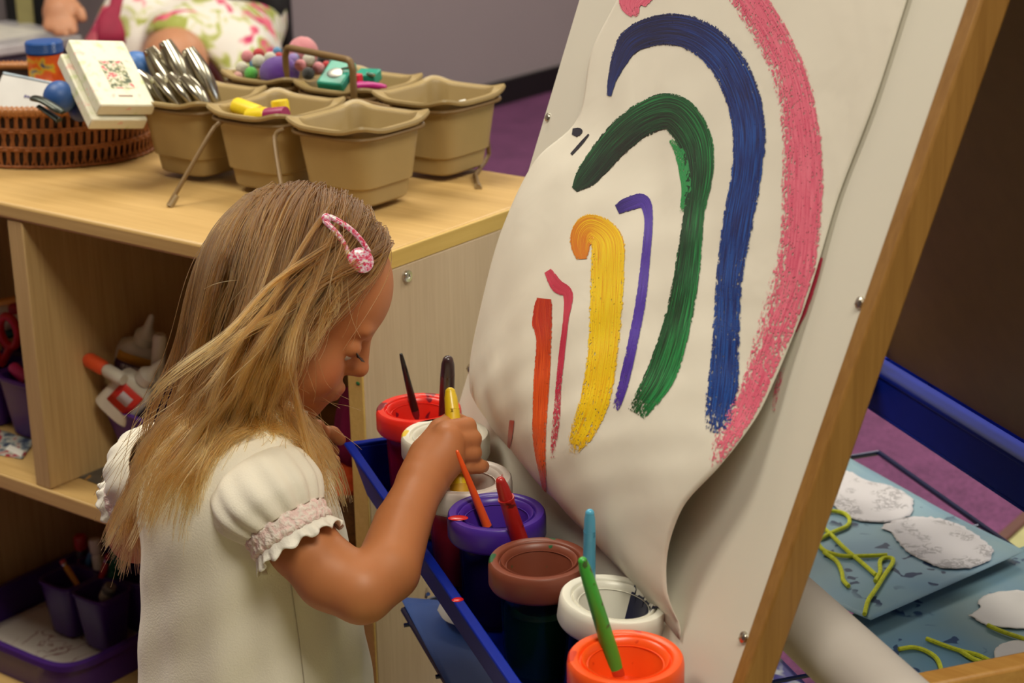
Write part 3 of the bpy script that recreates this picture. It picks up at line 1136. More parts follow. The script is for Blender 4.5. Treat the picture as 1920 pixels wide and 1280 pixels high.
h0, h1 = on_z(538, 157, 0.826), on_z(664, 186, 0.826)
up_ = np.array([0, 0, 0.046])
g = G()
g.tube([h0] + smooth_path([h0 + up_ * 0.75, h0 + up_ * 0.97 + (h1 - h0) * 0.04, h0 + up_ + (h1 - h0) * 0.12], 4) +
       smooth_path([h1 + up_ - (h1 - h0) * 0.12, h1 + up_ * 0.97 - (h1 - h0) * 0.04, h1 + up_ * 0.75], 4) + [h1], 0.0042, 10)
g.obj('handle', tan_w, rk)
G().tube([h0 - (h1 - h0) * 0.6, h1 + (h1 - h0) * 0.5], 0.0026, 8).obj('cross_wire', tan_w, rk)

# hole punches in tub A
steel = plain('punch_steel', (190, 184, 168), 0.2, 1.0, var=0.12, vscale=60)


def hole_punch(label, tip, base, side, w_=0.0105, open_=0.007):
    tip, base = np.asarray(tip, float), np.asarray(base, float)
    t = thing('hole_punch', label, 'hole punch', base, 'silver hole punches in the tub')
    ax = nz(base - tip)
    sd = nz(np.asarray(side, float) - ax * (np.asarray(side, float) @ ax))
    L = np.linalg.norm(base - tip)
    for s_, nm in ((1, 'upper_handle'), (-1, 'lower_handle')):
        pts, rr = [], []
        for u_ in np.linspace(0, 1, 14):
            pts.append(tip + ax * L * u_ + sd * s_ * (0.0028 + open_ * math.sin(min(u_ * 1.5, 1.0) * math.pi / 2) * (0.9 if s_ > 0 else 0.5)))
            rr.append(w_ * (0.45 + 0.55 * math.sin(math.pi * (0.10 + 0.82 * u_)) ** 0.8))
        G().tube(pts, rr, 14, flat=0.55, up=sd).obj(nm, steel, t, angle=60)
    wv = np.cross(ax, sd)
    g = G()
    g.tube([tip - wv * w_ * 0.8 + ax * 0.004, tip + wv * w_ * 0.8 + ax * 0.004], 0.0034, 12)
    g.fbox(tip + ax * 0.006, (ax, sd, wv), (0.007, 0.0022, w_ * 0.5))
    g.obj('punch_head', steel, t, bevel=0.0006)
    g = G()
    g.tube([tip + ax * (0.014 + 0.012 * q / 40) + 0.0032 * (math.cos(q * 0.9) * wv + math.sin(q * 0.9) * sd) for q in range(41)], 0.0006, 5)
    g.obj('spring', chrome, t)


rt = ROT[:, 0] * 0.8 - ROT[:, 2] * 0.6
for (tx, ty, bx, by, yy, lab_) in ((256, 137, 306, 204, 1.452, 'silver hole punch furthest left in the tub, leaning on the rim'),
                                   (290, 143, 334, 208, 1.450, 'silver hole punch seen edge-on at the front of the tub, second from its left end'),
                                   (316, 141, 358, 205, 1.455, 'shiny silver hole punch at the middle front of the tub'),
                                   (341, 144, 382, 206, 1.462, 'short silver hole punch just right of the middle front one'),
                                   (279, 92, 332, 190, 1.505, 'tall silver hole punch standing at the back left of the tub'),
                                   (309, 78, 356, 190, 1.515, 'tallest silver hole punch standing at the back of the tub'),
                                   (352, 92, 398, 195, 1.500, 'tall silver hole punch standing apart at the right of the others')):
    hole_punch(lab_, on_y(tx, ty, yy), on_y(bx, by, yy + 0.01), rt, 0.0112 if yy > 1.49 else 0.0100)

# yellow glue caps in tub B
cap_y = pm('cap_yellow', (236, 206, 30), 0.4)


def glue_cap(label, a, b, r):
    a, b = np.asarray(a, float), np.asarray(b, float)
    t = thing('glue_stick', label, 'glue stick', a, 'yellow capped glue sticks')
    x, y, z = frame_from(b - a)
    L = np.linalg.norm(b - a)
    M = MX(a, x, y, z)
    n = 40
    vs, fs = [], []
    prof = [(0.9, 0), (1.0, 0.001), (1.0, L - 0.002), (0.93, L)]
    g = G()
    R = []
    for (k, zz) in prof:
        R.append([M @ Vector((r * k * (1 + 0.035 * (j % 2)) * math.cos(2 * math.pi * j / n), r * k * (1 + 0.035 * (j % 2)) * math.sin(2 * math.pi * j / n), zz)) for j in range(n)])
    g.rings(R, cap0=True, cap1=True)
    g.obj('cap', cap_y, t)
    g = G()
    g.lathe([(r * 0.86, -0.028), (r * 0.9, -0.027), (r * 0.9, 0.0)], 20, M, cap0=True)
    g.obj('barrel', pm('glue_label', (150, 40, 90), 0.4), t)


glue_cap('yellow capped glue stick lying leftmost in the front tub', on_y(486, 214, 1.468), on_y(442, 198, 1.468), 0.0098)
glue_cap('yellow capped glue stick lying lowest across the front tub', on_y(500, 216, 1.455), on_y(466, 219, 1.452), 0.0092)
glue_cap('yellow capped glue stick standing upright in the front tub', on_y(528, 214, 1.478), on_y(524, 188, 1.478), 0.0098)

# pompoms in tub P
PC = {'white': (232, 226, 208), 'pink': (244, 150, 160), 'red': (214, 26, 40), 'green': (84, 190, 62), 'purple': (96, 30, 160), 'blue': (96, 160, 214), 'black': (22, 18, 20), 'lavender': (170, 140, 214), 'pale pink': (240, 176, 168)}


def fuzz(name, col):
    if 'pom_' + name in _M:
        return _M['pom_' + name]
    t = NT('pom_' + name)
    f = t.noise(t.coord('Object'), 900, 3, 0.7)
    c = rgb(*col)
    t.set(col=t.ramp(f, [(0.3, tuple(q * 0.8 for q in c[:3]) + (1,)), (0.7, c)]), rough=0.95, sheen=0.4)
    t.bump(f, 0.9, 0.0025)
    _M['pom_' + name] = t.m
    return t.m


poms = [('pink', 464, 106, 12, 1.648, 'small pink pompom at the upper left of the pompom tub'), ('red', 485, 101, 11, 1.668, 'red pompom at the top left of the pompom tub'),
        ('white', 485, 115, 13, 1.632, 'white pompom directly above the green pompom'), ('white', 454, 127, 12, 1.625, 'white pompom at the left edge of the pompom tub'),
        ('green', 471, 138, 13, 1.610, 'green pompom in the pompom tub'), ('pale pink', 446, 143, 9, 1.612, 'pale pink pompom at the far left rim of the tub'),
        ('white', 507, 109, 12, 1.645, 'white pompom between the big purple one and the red one'), ('blue', 476, 120, 9, 1.650, 'blue pompom half hidden behind the white ones'),
        ('blue', 520, 97, 9, 1.690, 'light blue pompom at the back left of the rack handle'), ('red', 523, 107, 9, 1.668, 'red pompom behind the big purple one'),
        ('pink', 568, 98, 29, 1.700, 'big pale pink pompom behind the rack handle'), ('lavender', 549, 111, 11, 1.660, 'lavender pompom right of the handle post'),
        ('blue', 553, 108, 8, 1.678, 'small blue pompom touching the lavender one'), ('pink', 563, 122, 11, 1.632, 'pink pompom right of the big purple one'),
        ('white', 579, 112, 12, 1.645, 'white pompom under the big pale pink one'), ('black', 606, 111, 11, 1.655, 'black pompom at the right end of the tub'),
        ('black', 578, 138, 12, 1.612, 'black pompom at the front right of the tub'), ('pink', 597, 128, 12, 1.628, 'pink pompom between the two black ones'),
        ('red', 612, 122, 8, 1.645, 'small red pompom at the right end of the tub')]
for k, (cn, x, y, rp, yy, lb) in enumerate(poms):
    c = on_y(x, y, yy)
    d = (c - CAM) @ ROT[:, 2]
    r = rp * d / FPX
    o = G().ball(c, r, n=24, k=16, fn=lambda q, s=k: 1 + 0.03 * math.sin(9 * q[0] + s) * math.sin(8 * q[1] + 2 * s) * math.cos(7 * q[2])).obj('pompom', fuzz(cn, PC[cn]), smooth='all')
    tag(o, lb, 'pompom', 'pompoms in the back tub')
c = on_y(524, 136, 1.628)
o = G().ball(c, (0.0255, 0.024, 0.0205), n=32, k=20, fn=lambda q: 1 + 0.02 * math.sin(12 * q[0]) * math.sin(11 * q[1])).obj('pompom', fuzz('purple', PC['purple']), smooth='all')
tag(o, 'big purple pompom at the front of the pompom tub', 'pompom', 'pompoms in the back tub')

# teal and magenta craft punches in tub T
teal = pm('teal_plastic', (28, 146, 124), 0.35)


def craft_punch(label, pa, pb, pd, thick, mt, yoff=0.0):
    """boxy paper punch: pa, pb, pd are the upper left, upper right and lower left corners of its face"""
    t = thing('craft_punch', label, 'punch', pd, 'craft punches behind the rack handle')
    x = nz(pb - pa)
    y = nz((pa - pd) - x * ((pa - pd) @ x))
    z = np.cross(x, y)
    hx, hy = np.linalg.norm(pb - pa) / 2, np.linalg.norm(pa - pd) / 2
    c = (pa + pb) / 2 - y * hy
    G().fbox(c - z * thick / 2, (x, y, z), (hx, hy, thick / 2)).obj('body', mt, t, bevel=0.003, seg=3)
    g = G()
    M = MX(c + z * 0.0002 - y * hy * 0.12, x, y, z)
    g.lathe([(0.0001, 0.0006), (hx * 0.50, 0.0006), (hx * 0.56, 0.0003), (hx * 0.56, -0.001)], 28, M)
    g.obj('metal_plate', plain('brushed_metal', (150, 148, 142), 0.3, 0.8), t)
    g = G()
    g.tube([c + z * 0.003 + x * hx * 0.9 + y * hy * 0.1 - x * hx * 0.5, c + z * 0.004 + x * hx * 0.95 + y * hy * 0.2], [0.0016, 0.0022], 8)
    g.obj('lever_pin', chrome, t)
    return t, (x, y, z)


tp, _ax = craft_punch('teal craft punch with a round metal plate leaning on the tub rim', on_y(620, 110, 1.640), on_y(668, 116, 1.650), on_y(595, 153, 1.600), 0.014, teal)
t = thing('craft_punch', 'second teal craft punch lying behind the magenta one', 'punch', on_y(690, 150, 1.69), 'craft punches behind the rack handle')
G().fbox(on_y(690, 144, 1.672), (nz((1, 0.3, 0)), nz((-0.3, 1, 0.2)), nz(np.cross(nz((1, 0.3, 0)), nz((-0.3, 1, 0.2))))), (0.014, 0.012, 0.007)).obj('body', teal, t, bevel=0.002)
G().tube([on_y(688, 138, 1.662), on_y(702, 141, 1.662)], 0.002, 8).obj('lever_pin', chrome, t)
t = thing('craft_punch', 'magenta craft punch with a long handle at the right of the teal one', 'punch', on_y(690, 165, 1.64), 'craft punches behind the rack handle')
mg = pm('magenta_plastic', (176, 24, 124), 0.35)
G().tube(smooth_path([on_y(664, 164, 1.628), on_y(690, 160, 1.632), on_y(724, 163, 1.640)], 6), [0.006, 0.0075, 0.008, 0.0075, 0.007, 0.006, 0.006, 0.0055, 0.0055, 0.005, 0.005, 0.004, 0.003], 12, flat=0.8).obj('handle', mg, t)
G().fbox(on_y(668, 152, 1.636), (nz((1, 0.2, 0)), (0, 0, 1), nz((0.2, -1, 0))), (0.007, 0.009, 0.005)).obj('button', pm('red_button', (206, 30, 60), 0.35), t, bevel=0.0015)
t = sheet('paper_scrap', [on_y(850, 192, 1.66), on_y(872, 186, 1.67), on_y(876, 190, 1.66), on_y(852, 196, 1.65)], paper_w, 0.0004)
tag(t, 'tiny white paper scrap in the back right tub', 'paper')
# ================================================================== the easel
TH = math.radians(18.5)
BV = np.array([MR[0] * math.sin(TH), MR[1] * math.sin(TH), math.cos(TH)])      # up the board
BN = np.cross(UR, BV)                                                          # out of the board, toward the painter
BO = SM(0, 0.06, 0.62)


def BD(s, t, h=0.0):
    return BO + UR * s + BV * t + BN * h


def on_board(px, py, h=0.0):
    """(s, t) on the plane h in front of the board"""
    r = ray(px, py)
    o = BO + BN * h
    k = ((o - CAM) @ BN) / (r @ BN)
    q = CAM + r * k - o
    return q @ UR, q @ BV


rail_m = wood('easel_rail', (134, 92, 40), (160, 116, 58), 2, 1.2, 0.4)
bar_m = wood('easel_bar', (178, 126, 62), (196, 146, 78), 0, 1.2, 0.4)
board_m = plain('white_board', (222, 216, 202), 0.35, var=0.015, vscale=6, stain=(226, 206, 168), stain_amt=0.73, stain_scale=7)
brown_m = plain('hardboard_brown', (112, 82, 58), 0.55, var=0.06, vscale=40)
blue_tray = plain('blue_tray', (5, 32, 140), 0.5, var=0.06, vscale=50, spec=0.12)
easel = thing('easel', 'double sided wooden easel with white front board and blue paint trays', 'easel', SM(0.27, 0.29, 0.0))
TOP = 0.735


def slab(s0, s1, t0, t1, h0, h1, n, mt, bevel=0.002):
    g = G()
    g.fbox(BD((s0 + s1) / 2, (t0 + t1) / 2, (h0 + h1) / 2), (UR, BV, BN), ((s1 - s0) / 2, (t1 - t0) / 2, (h1 - h0) / 2))
    return g.obj(n, mt, easel, bevel=bevel)


slab(-0.042, 0.582, -0.052, TOP - 0.03, -0.006, 0.0, 'front_board', board_m, 0.001)
rail_d = slab(0.5825, 0.5985, -0.62, TOP, -0.0195, 0.002, 'rail', rail_m, 0.002)
slab(-0.040, -0.017, -0.075, TOP, -0.045, -0.0065, 'rail', rail_m, 0.003)
slab(-0.016, 0.5815, TOP - 0.05, TOP - 0.005, -0.03, -0.0065, 'cross_bar', rail_m, 0.003)
slab(-0.016, 0.5815, -0.055, -0.03, -0.03, -0.0065, 'cross_bar', rail_m, 0.003)
scr_m = plain('screw_steel', (196, 190, 176), 0.25, 1.0)
for (px, py) in ((1028, 220), (881, 690), (1613, 568), (1395, 1195)):
    s_, t_ = on_board(px, py)
    g = G()
    g.lathe([(0.0001, 0.0028), (0.0022, 0.0026), (0.0040, 0.0016), (0.0046, 0.0), (0.0046, -0.001)], 20, MX(BD(s_, t_), UR, BV, BN))
    g.fbox(BD(s_, t_, 0.0027), (nz(UR + BV), nz(UR - BV), BN), (0.0028, 0.0004, 0.0002))
    g.obj('screw', scr_m, easel)

# the second side, mirrored about the middle of the A-frame
MID = 0.29
BV2 = np.array([-MR[0] * math.sin(TH), -MR[1] * math.sin(TH), math.cos(TH)])
BN2 = nz(np.cross(BV2, UR))
BO2 = SM(0, 2 * MID - 0.06, 0.62)


def slab2(s0, s1, t0, t1, h0, h1, n, mt, bevel=0.002):
    c = BO2 + UR * (s0 + s1) / 2 + BV2 * (t0 + t1) / 2 + BN2 * (h0 + h1) / 2
    return G().fbox(c, (UR, BV2, BN2), ((s1 - s0) / 2, (t1 - t0) / 2, (h1 - h0) / 2)).obj(n, mt, easel, bevel=bevel)


slab2(-0.042, 0.640, -0.02, TOP - 0.03, -0.006, 0.0, 'back_board', brown_m, 0.001)['label'] = 'brown unpainted inner face of the back board'
slab2(0.640, 0.664, -0.62, TOP, -0.036, 0.003, 'rail', rail_m, 0.003)
slab2(-0.040, -0.017, -0.015, TOP, -0.025, -0.0065, 'rail', rail_m, 0.003)


def tray_part(m0, m1, s0, s1, z0, z1, name, lip=0.001, inset=0.0):
    """open blue trough: floor, two long walls and two ends, walls thickened along their top edge"""
    g = G()
    w_ = 0.004

    def bx(sa, sb, ma, mb, za, zb):
        g.fbox(SM((sa + sb) / 2, (ma + mb) / 2, (za + zb) / 2), (UR, MR, (0, 0, 1)), ((sb - sa) / 2, (mb - ma) / 2, (zb - za) / 2))
    bx(s0, s1, m0 + inset, m1, z0, z0 + w_)
    for (a, b, la, lb) in ((m0, m0 + w_, m0 - 0.004, m0 + w_ + lip), (m1 - w_, m1, m1 - w_ - 0.001, m1 + 0.004)):
        if inset and a == m0:                    # the front wall slopes in toward its foot
            p0, p1 = SM((s0 + s1) / 2, m0 + w_ / 2 + inset, z0), SM((s0 + s1) / 2, m0 + w_ / 2, z1 - 0.003)
            dz_ = nz(p1 - p0)
            g.fbox((p0 + p1) / 2, (UR, np.cross(dz_, UR), dz_), ((s1 - s0) / 2, w_ / 2, np.linalg.norm(p1 - p0) / 2))
        else:
            bx(s0, s1, a, b, z0 + w_, z1 - 0.004)
        bx(s0 - 0.004, s1 + 0.004, la, lb, z1 - 0.004, z1)
    for (a, b, la, lb) in ((s0, s0 + w_, s0 - 0.004, s0 + w_), (s1 - w_, s1, s1 - w_, s1 + 0.004)):
        if inset:
            g.prism([SM(a, m0 + w_, z1 - 0.004), SM(a, m0 + w_ + inset, z0 + 0.001), SM(a, m1 - w_, z0 + 0.001), SM(a, m1 - w_, z1 - 0.004)], UR * (b - a))
        else:
            bx(a, b, m0 + w_, m1 - w_, z0 + w_, z1 - 0.004)
        bx(la, lb, m0 + w_ + 0.001, m1 - w_ - 0.001, z1 - 0.004, z1)
    return g.obj(name, blue_tray, easel, bevel=0.0012)


ft = tray_part(-0.060, 0.030, -0.045, 0.60, 0.516, 0.574, 'paint_tray', 0.001, 0.016)
bt = tray_part(0.512, 0.600, -0.050, 0.68, 0.535, 0.585, 'paint_tray', 0.022)
red_spot = pm('red_paint', (200, 24, 28), 0.25)
g = G().ball(SM(*[0.318, -0.0600], 0.5742), (0.004, 0.005, 0.0009), ax=(UR, MR, (0, 0, 1)), n=14, k=6)
g.obj('paint_splash', red_spot, ft)['label'] = 'red paint splash'
# side bars, trestle posts and feet that carry both sides
for s0 in (0.585, -0.040):
    G().fbox(SM(s0 + 0.011, 0.350, 0.575), (UR, MR, (0, 0, 1)), (0.010, 0.160, 0.022)).obj('side_bar', bar_m, easel, bevel=0.003)
for s0 in (0.0, 0.56):
    G().fbox(SM(s0, MID, 0.276), (UR, MR, (0, 0, 1)), (0.012, 0.018, 0.276)).obj('post', rail_m, easel, bevel=0.002)
    G().fbox(SM(s0, MID, 0.012), (UR, MR, (0, 0, 1)), (0.014, 0.20, 0.012)).obj('foot', rail_m, easel, bevel=0.002)

# roll of paper lying between the two sides
pr = thing('paper_roll', 'thick white roll of paper lying across the easel frame under the board', 'paper roll', SM(0.3, 0.165, 0.575))
ra, rb_ = SM(0.02, 0.153, 0.607), SM(0.74, 0.153, 0.607)
x_, y_, z_ = frame_from(rb_ - ra)
Lr = np.linalg.norm(rb_ - ra)
g = G()
g.lathe([(0.012, 0.0), (0.027, 0.0), (0.027, Lr), (0.012, Lr), (0.012, 0.0)], 48, MX(ra, x_, y_, z_))
g.obj('roll', plain('roll_paper', (206, 196, 190), 0.6, var=0.02), pr, angle=50)
g = G()
g.lathe([(0.009, -0.004), (0.0118, -0.004), (0.0118, Lr + 0.002), (0.009, Lr + 0.002), (0.009, -0.004)], 28, MX(ra, x_, y_, z_))
g.obj('core_tube', plain('cardboard', (150, 112, 70), 0.8), pr)

# ================================================================== painting on its sheet
LPX = [(.62, 1262, -390, .004), (.52, 1218, -210, .004), (.42, 1170, -31, .004), (.35, 1110, 95, .006), (.28, 1083, 222, .010), (.23, 1003, 302, .024), (.17, 943, 425, .034), (.11, 906, 555, .034), (.06, 884, 655, .028), (.02, 879, 712, .022), (-.02, 886, 768, .016)]
RPX = [(.62, 1812, -325, .003), (.52, 1722, -68, .003), (.42, 1640, 187, .003), (.35, 1572, 366, .003), (.28, 1520, 540, .004), (.23, 1472, 668, .006), (.17, 1420, 778, .012), (.11, 1354, 868, .022), (.06, 1280, 952, .028), (.02, 1249, 1062, .022), (-.02, 1262, 1197, .008)]
BULGE = [0.002, 0.002, 0.003, 0.006, 0.010, 0.014, 0.018, 0.022, 0.026, 0.024, 0.010]


def edge_pts(tab):
    out = []
    for (t, x, y, h) in tab:
        s_, t_ = on_board(x, y, h)
        out.append(np.array([s_, t_, h]))
    return smooth_path(out, 8)


EL, ER = edge_pts(LPX), edge_pts(RPX)
BU = smooth_path([np.array([b]) for b in BULGE], 8)
NV, NW = len(EL), 90
PG = np.zeros((NV, NW + 1, 3))
for i in range(NV):
    for j in range(NW + 1):
        q = j / NW
        p = EL[i] * (1 - q) + ER[i] * q
        v_ = i / (NV - 1)
        bul = BU[i][0] * math.sin(math.pi * q) ** 0.8
        wr = 0.0016 * math.sin(13 * q + 6 * v_) * math.sin(9 * v_ + 2 * q) + 0.0011 * math.sin(31 * q - 17 * v_ + 1.3) * math.sin(23 * v_ + 5 * q)
        wr += 0.0009 * math.sin(40 * q * v_ + 11 * q) * math.sin(37 * v_)
        wr *= min(1.0, v_ * 1.6) * math.sin(math.pi * min(max(q, 0.02), 0.98)) ** 0.5
        # bottom edge folds back toward the tray
        drop = max(0.0, (v_ - 0.93) / 0.07)
        p = p + np.array([0, 0, bul + wr])
        PG[i, j] = BD(p[0], p[1], max(p[2] - 0.016 * drop ** 2, 0.0025))
sheet_m = NT('easel_paper')
v = sheet_m.coord('Object')
sheet_m.set(col=rgb(222, 214, 200), rough=0.6)
sheet_m.bump(sheet_m.noise(v, 12, 3, 0.5, 0.4), 0.34, 0.006)
g = G()
g.rings([[tuple(p) for p in row] for row in PG], close=False)
painting = g.obj('painting', sheet_m.m, smooth='all', solid=0.0003, base=BD(0.27, -0.02, 0))
tag(painting, 'white sheet with a painted rainbow of brush strokes hanging on the easel board', 'painting')
PBVH = BVHTree.FromPolygons([Vector(p) for p in g.v], g.f)


def paint_mat(name, dark, light, mid=None):
    t = NT('paint_' + name)
    uv = t.n('ShaderNodeUVMap')
    mp = t.n('ShaderNodeMapping')
    mp.inputs['Scale'].default_value = (0.5, 6.0, 1)
    t.l(uv.outputs[0], mp.inputs[0])
    streak = t.noise(mp.outputs[0], 2.4, 5, 0.6, 0.1)
    at = t.n('ShaderNodeAttribute')
    at.attribute_name = 'shade'
    f = t.math('ADD', t.math('MULTIPLY', t.math('SUBTRACT', streak, 0.5), 2.3), at.outputs['Fac'], True)
    stops = [(0.15, rgb(*dark)), (0.85, rgb(*light))] if mid is None else [(0.1, rgb(*dark)), (0.5, rgb(*mid)), (0.9, rgb(*light))]
    dry = t.n('ShaderNodeAttribute')
    dry.attribute_name = 'dry'
    fine = t.noise(t.coord('Object'), 420, 4, 0.65)
    mp2 = t.n('ShaderNodeMapping')
    mp2.inputs['Scale'].default_value = (3.0, 9.0, 1)
    t.l(uv.outputs[0], mp2.inputs[0])
    st2 = t.noise(mp2.outputs[0], 1.6, 4, 0.6)
    nz_ = t.math('ADD', t.math('MULTIPLY', fine, 0.55), t.math('MULTIPLY', st2, 0.45))
    nz_ = t.math('ADD', t.math('MULTIPLY', t.math('SUBTRACT', nz_, 0.5), 2.7), 0.47)
    a = t.math('GREATER_THAN', nz_, dry.outputs['Fac'])
    t.set(col=t.ramp(f, stops), rough=0.38, alpha=a)
    t.bump(streak, 0.3, 0.001)
    return t.m


def stroke(label, mt, pts, na=15, dry0=0.0, dryl=0.0, dryr=0.0, end=0.25, start=0.05, shade=0.5, sl=0.0, sr=0.0, lift=0.0007):
    """brush stroke laid on the sheet: pts are (x, y, width, [dryness, [shade]]) along its middle"""
    full = []
    for p in pts:
        p = list(p) + [0.0, 0.0][len(p) - 3:]
        full.append(p)
    path = smooth_path(full, 7)
    vs, uvs, dr, sh = [], [], [], []
    L = 0.0
    rows = 0
    for i, p in enumerate(path):
        a, b = path[max(i - 1, 0)], path[min(i + 1, len(path) - 1)]
        t = nz(b[:2] - a[:2])
        nn = np.array([-t[1], t[0]])
        if i:
            L += np.linalg.norm(p[:2] - path[i - 1][:2]) / 100
        row = []
        for j in range(na):
            q = 2 * j / (na - 1) - 1
            c = p[:2] + nn * q * p[2] / 2
            rr = ray(*c)
            hit, no, idx, dist = PBVH.ray_cast(Vector(CAM), Vector(nz(rr)))
            qq = q
            while hit is None and abs(qq) > 0.05:          # keep the stroke on the sheet
                qq *= 0.9
                hit, no, idx, dist = PBVH.ray_cast(Vector(CAM), Vector(nz(ray(*(p[:2] + nn * qq * p[2] / 2)))))
            if hit is None:
                hit = np.array(vs[-1]) if vs else BD(0.3, 0.6)
            else:
                no = np.array(no)
                if no @ BN < 0:
                    no = -no
                hit = np.array(hit) + no * lift
            vs.append(hit)
            uvs.append((L, q))
            e = min(1.0, (1 - abs(q)) / 0.16)
            d = dry0 + p[3] + (dryl * max(0, -q) ** 1.5 + dryr * max(0, q) ** 1.5) + (1 - e) * 0.62
            f0, f1 = i / (len(path) - 1), 1 - i / (len(path) - 1)
            d += max(0, 1 - f0 / 0.035) * start + max(0, 1 - f1 / 0.06) * end
            dr.append(d)
            sh.append(shade + p[4] + sl * max(0, -q) + sr * max(0, q))
        rows += 1
    g = G()
    g.rings([vs[i * na:(i + 1) * na] for i in range(rows)], close=False)
    g.uv = uvs
    o = g.obj('paint_stroke', mt, painting, smooth='all')
    for nm, dat in (('dry', dr), ('shade', sh)):
        at = o.data.attributes.new(nm, 'FLOAT', 'POINT')
        at.data.foreach_set('value', np.asarray(dat, np.float32))
    o['label'] = label
    return o


pm_pink = paint_mat('pink', (206, 70, 104), (236, 122, 144))
pm_blue = paint_mat('blue', (8, 14, 52), (20, 78, 160), (12, 36, 104))
pm_grn = paint_mat('green', (6, 26, 14), (30, 140, 72), (10, 74, 38))
pm_pur = paint_mat('purple', (34, 14, 96), (86, 56, 176))
pm_yel = paint_mat('yellow', (206, 110, 14), (240, 206, 30), (232, 178, 16))
pm_ora = paint_mat('red_orange', (176, 30, 14), (234, 92, 34))
pm_mag = paint_mat('magenta', (180, 24, 60), (226, 76, 106))
pm_nav = paint_mat('navy', (10, 12, 26), (30, 40, 74))
stroke('short pink paint stroke at the upper left', pm_pink, [(1235, -60, 60), (1205, -22, 62), (1185, 6, 50), (1192, 32, 14, .2)], dry0=0.12)
stroke('long pink paint arch at the right', pm_pink, [(1330, -95, 66), (1375, -42, 66, .05), (1430, 40, 74, .1), (1480, 140, 76, .12), (1502, 250, 80, .06), (1505, 340, 86, .02), (1500, 440, 84, .06), (1482, 540, 94, .14), (1444, 640, 78, .2), (1408, 740, 56, .10), (1362, 826, 56, .22), (1334, 886, 26, .34)], dry0=0.17, dryl=0.10, dryr=0.36, shade=0.55)
stroke('blue paint arch', pm_blue, [(1143, 180, 10, .15), (1152, 140, 22, 0, -.1), (1182, 80, 50, 0, -.25), (1240, 56, 62, 0, -.3), (1300, 64, 68, 0, -.15), (1352, 102, 72, .08, 0), (1388, 165, 72, .06, .02), (1405, 240, 68, 0, .05), (1402, 320, 62, 0, .08), (1384, 420, 62, .05, .1), (1368, 530, 56, .14, .12), (1362, 640, 58, .16, .16), (1356, 730, 64, .12, .15), (1343, 812, 56, .2, .1)], dry0=0.02, dryl=0.22, dryr=0.22, shade=0.5)
stroke('green paint arch', pm_grn, [(1078, 356, 14, .1, -.2), (1104, 328, 46, 0, -.22), (1160, 262, 60, 0, -.2), (1212, 222, 66, 0, -.1), (1262, 212, 74, 0, -.1), (1300, 256, 70, .0, .0), (1312, 320, 56, 0, 0), (1302, 400, 42, 0, 0), (1290, 500, 50, 0, .05), (1272, 600, 54, .02, .12), (1240, 700, 60, .04, .2), (1194, 776, 44, .2, .1)], dry0=0.0, dryl=0.0, dryr=0.22, shade=0.40, sl=0.22, sr=-0.16)
stroke('light green paint edge inside the green arch', pm_grn, [(1258, 262, 8, .3, .2), (1276, 288, 22, .2, .3), (1284, 320, 22, .12, .3), (1288, 360, 20, .08, .35), (1280, 400, 12, .3, .3)], dry0=0.12, shade=0.75)
stroke('narrow purple paint stroke', pm_pur, [(1158, 393, 20, 0, -.4), (1182, 382, 28, 0, -.2), (1208, 378, 26, 0, 0), (1217, 412, 17, 0, .1), (1212, 480, 18, .05, .1), (1203, 560, 20, .03, .1), (1188, 640, 20, .06, .1), (1170, 720, 20, .14, 0), (1155, 768, 16, .26, 0)], dry0=0.06, dryr=0.15, shade=0.6)
stroke('broad yellow paint stroke', pm_yel, [(1092, 486, 22, .1, -.6), (1090, 458, 42, 0, -.5), (1096, 436, 50, 0, -.35), (1112, 428, 56, 0, -.2), (1138, 452, 66, 0, .0), (1140, 510, 68, .05, .1), (1136, 590, 66, .06, .15), (1130, 670, 62, .08, .1), (1116, 750, 62, .14, .1), (1090, 815, 50, .24, 0), (1068, 852, 22, .4, 0)], dry0=0.05, dryl=0.1, dryr=0.22, shade=0.62)
stroke('red orange paint stroke', pm_ora, [(1022, 560, 30, 0, -.3), (1018, 600, 40, 0, -.25), (1021, 640, 30, 0, -.1), (1018, 700, 32, .02, .1), (1014, 770, 30, .06, .2), (1013, 830, 26, .16, .2), (1019, 890, 14, .22, .1), (1024, 934, 5, .1, 0)], dry0=0.06, dryl=0.2, shade=0.5)
stroke('thin magenta paint stroke', pm_mag, [(1028, 508, 16, .1), (1046, 536, 26, .06), (1066, 552, 20, 0), (1062, 600, 11, 0), (1055, 660, 12, .05), (1048, 730, 12, .24), (1044, 790, 16, .34), (1036, 860, 10, .3)], dry0=0.1, shade=0.4)
stroke('short red paint drip at the lower left', pm_ora, [(961, 788, 9, 0, -.5), (958, 815, 9, 0, -.5), (954, 845, 4, 0, -.5)], shade=0.1)
stroke('navy paint dab', pm_nav, [(1074, 247, 12), (1086, 249, 18), (1090, 252, 8)], shade=0.3)
stroke('thin navy paint line beside the dab', pm_nav, [(1105, 252, 3), (1090, 270, 6), (1072, 290, 5)], shade=0.2, start=0, end=0)
# paint on the board itself, right of the sheet


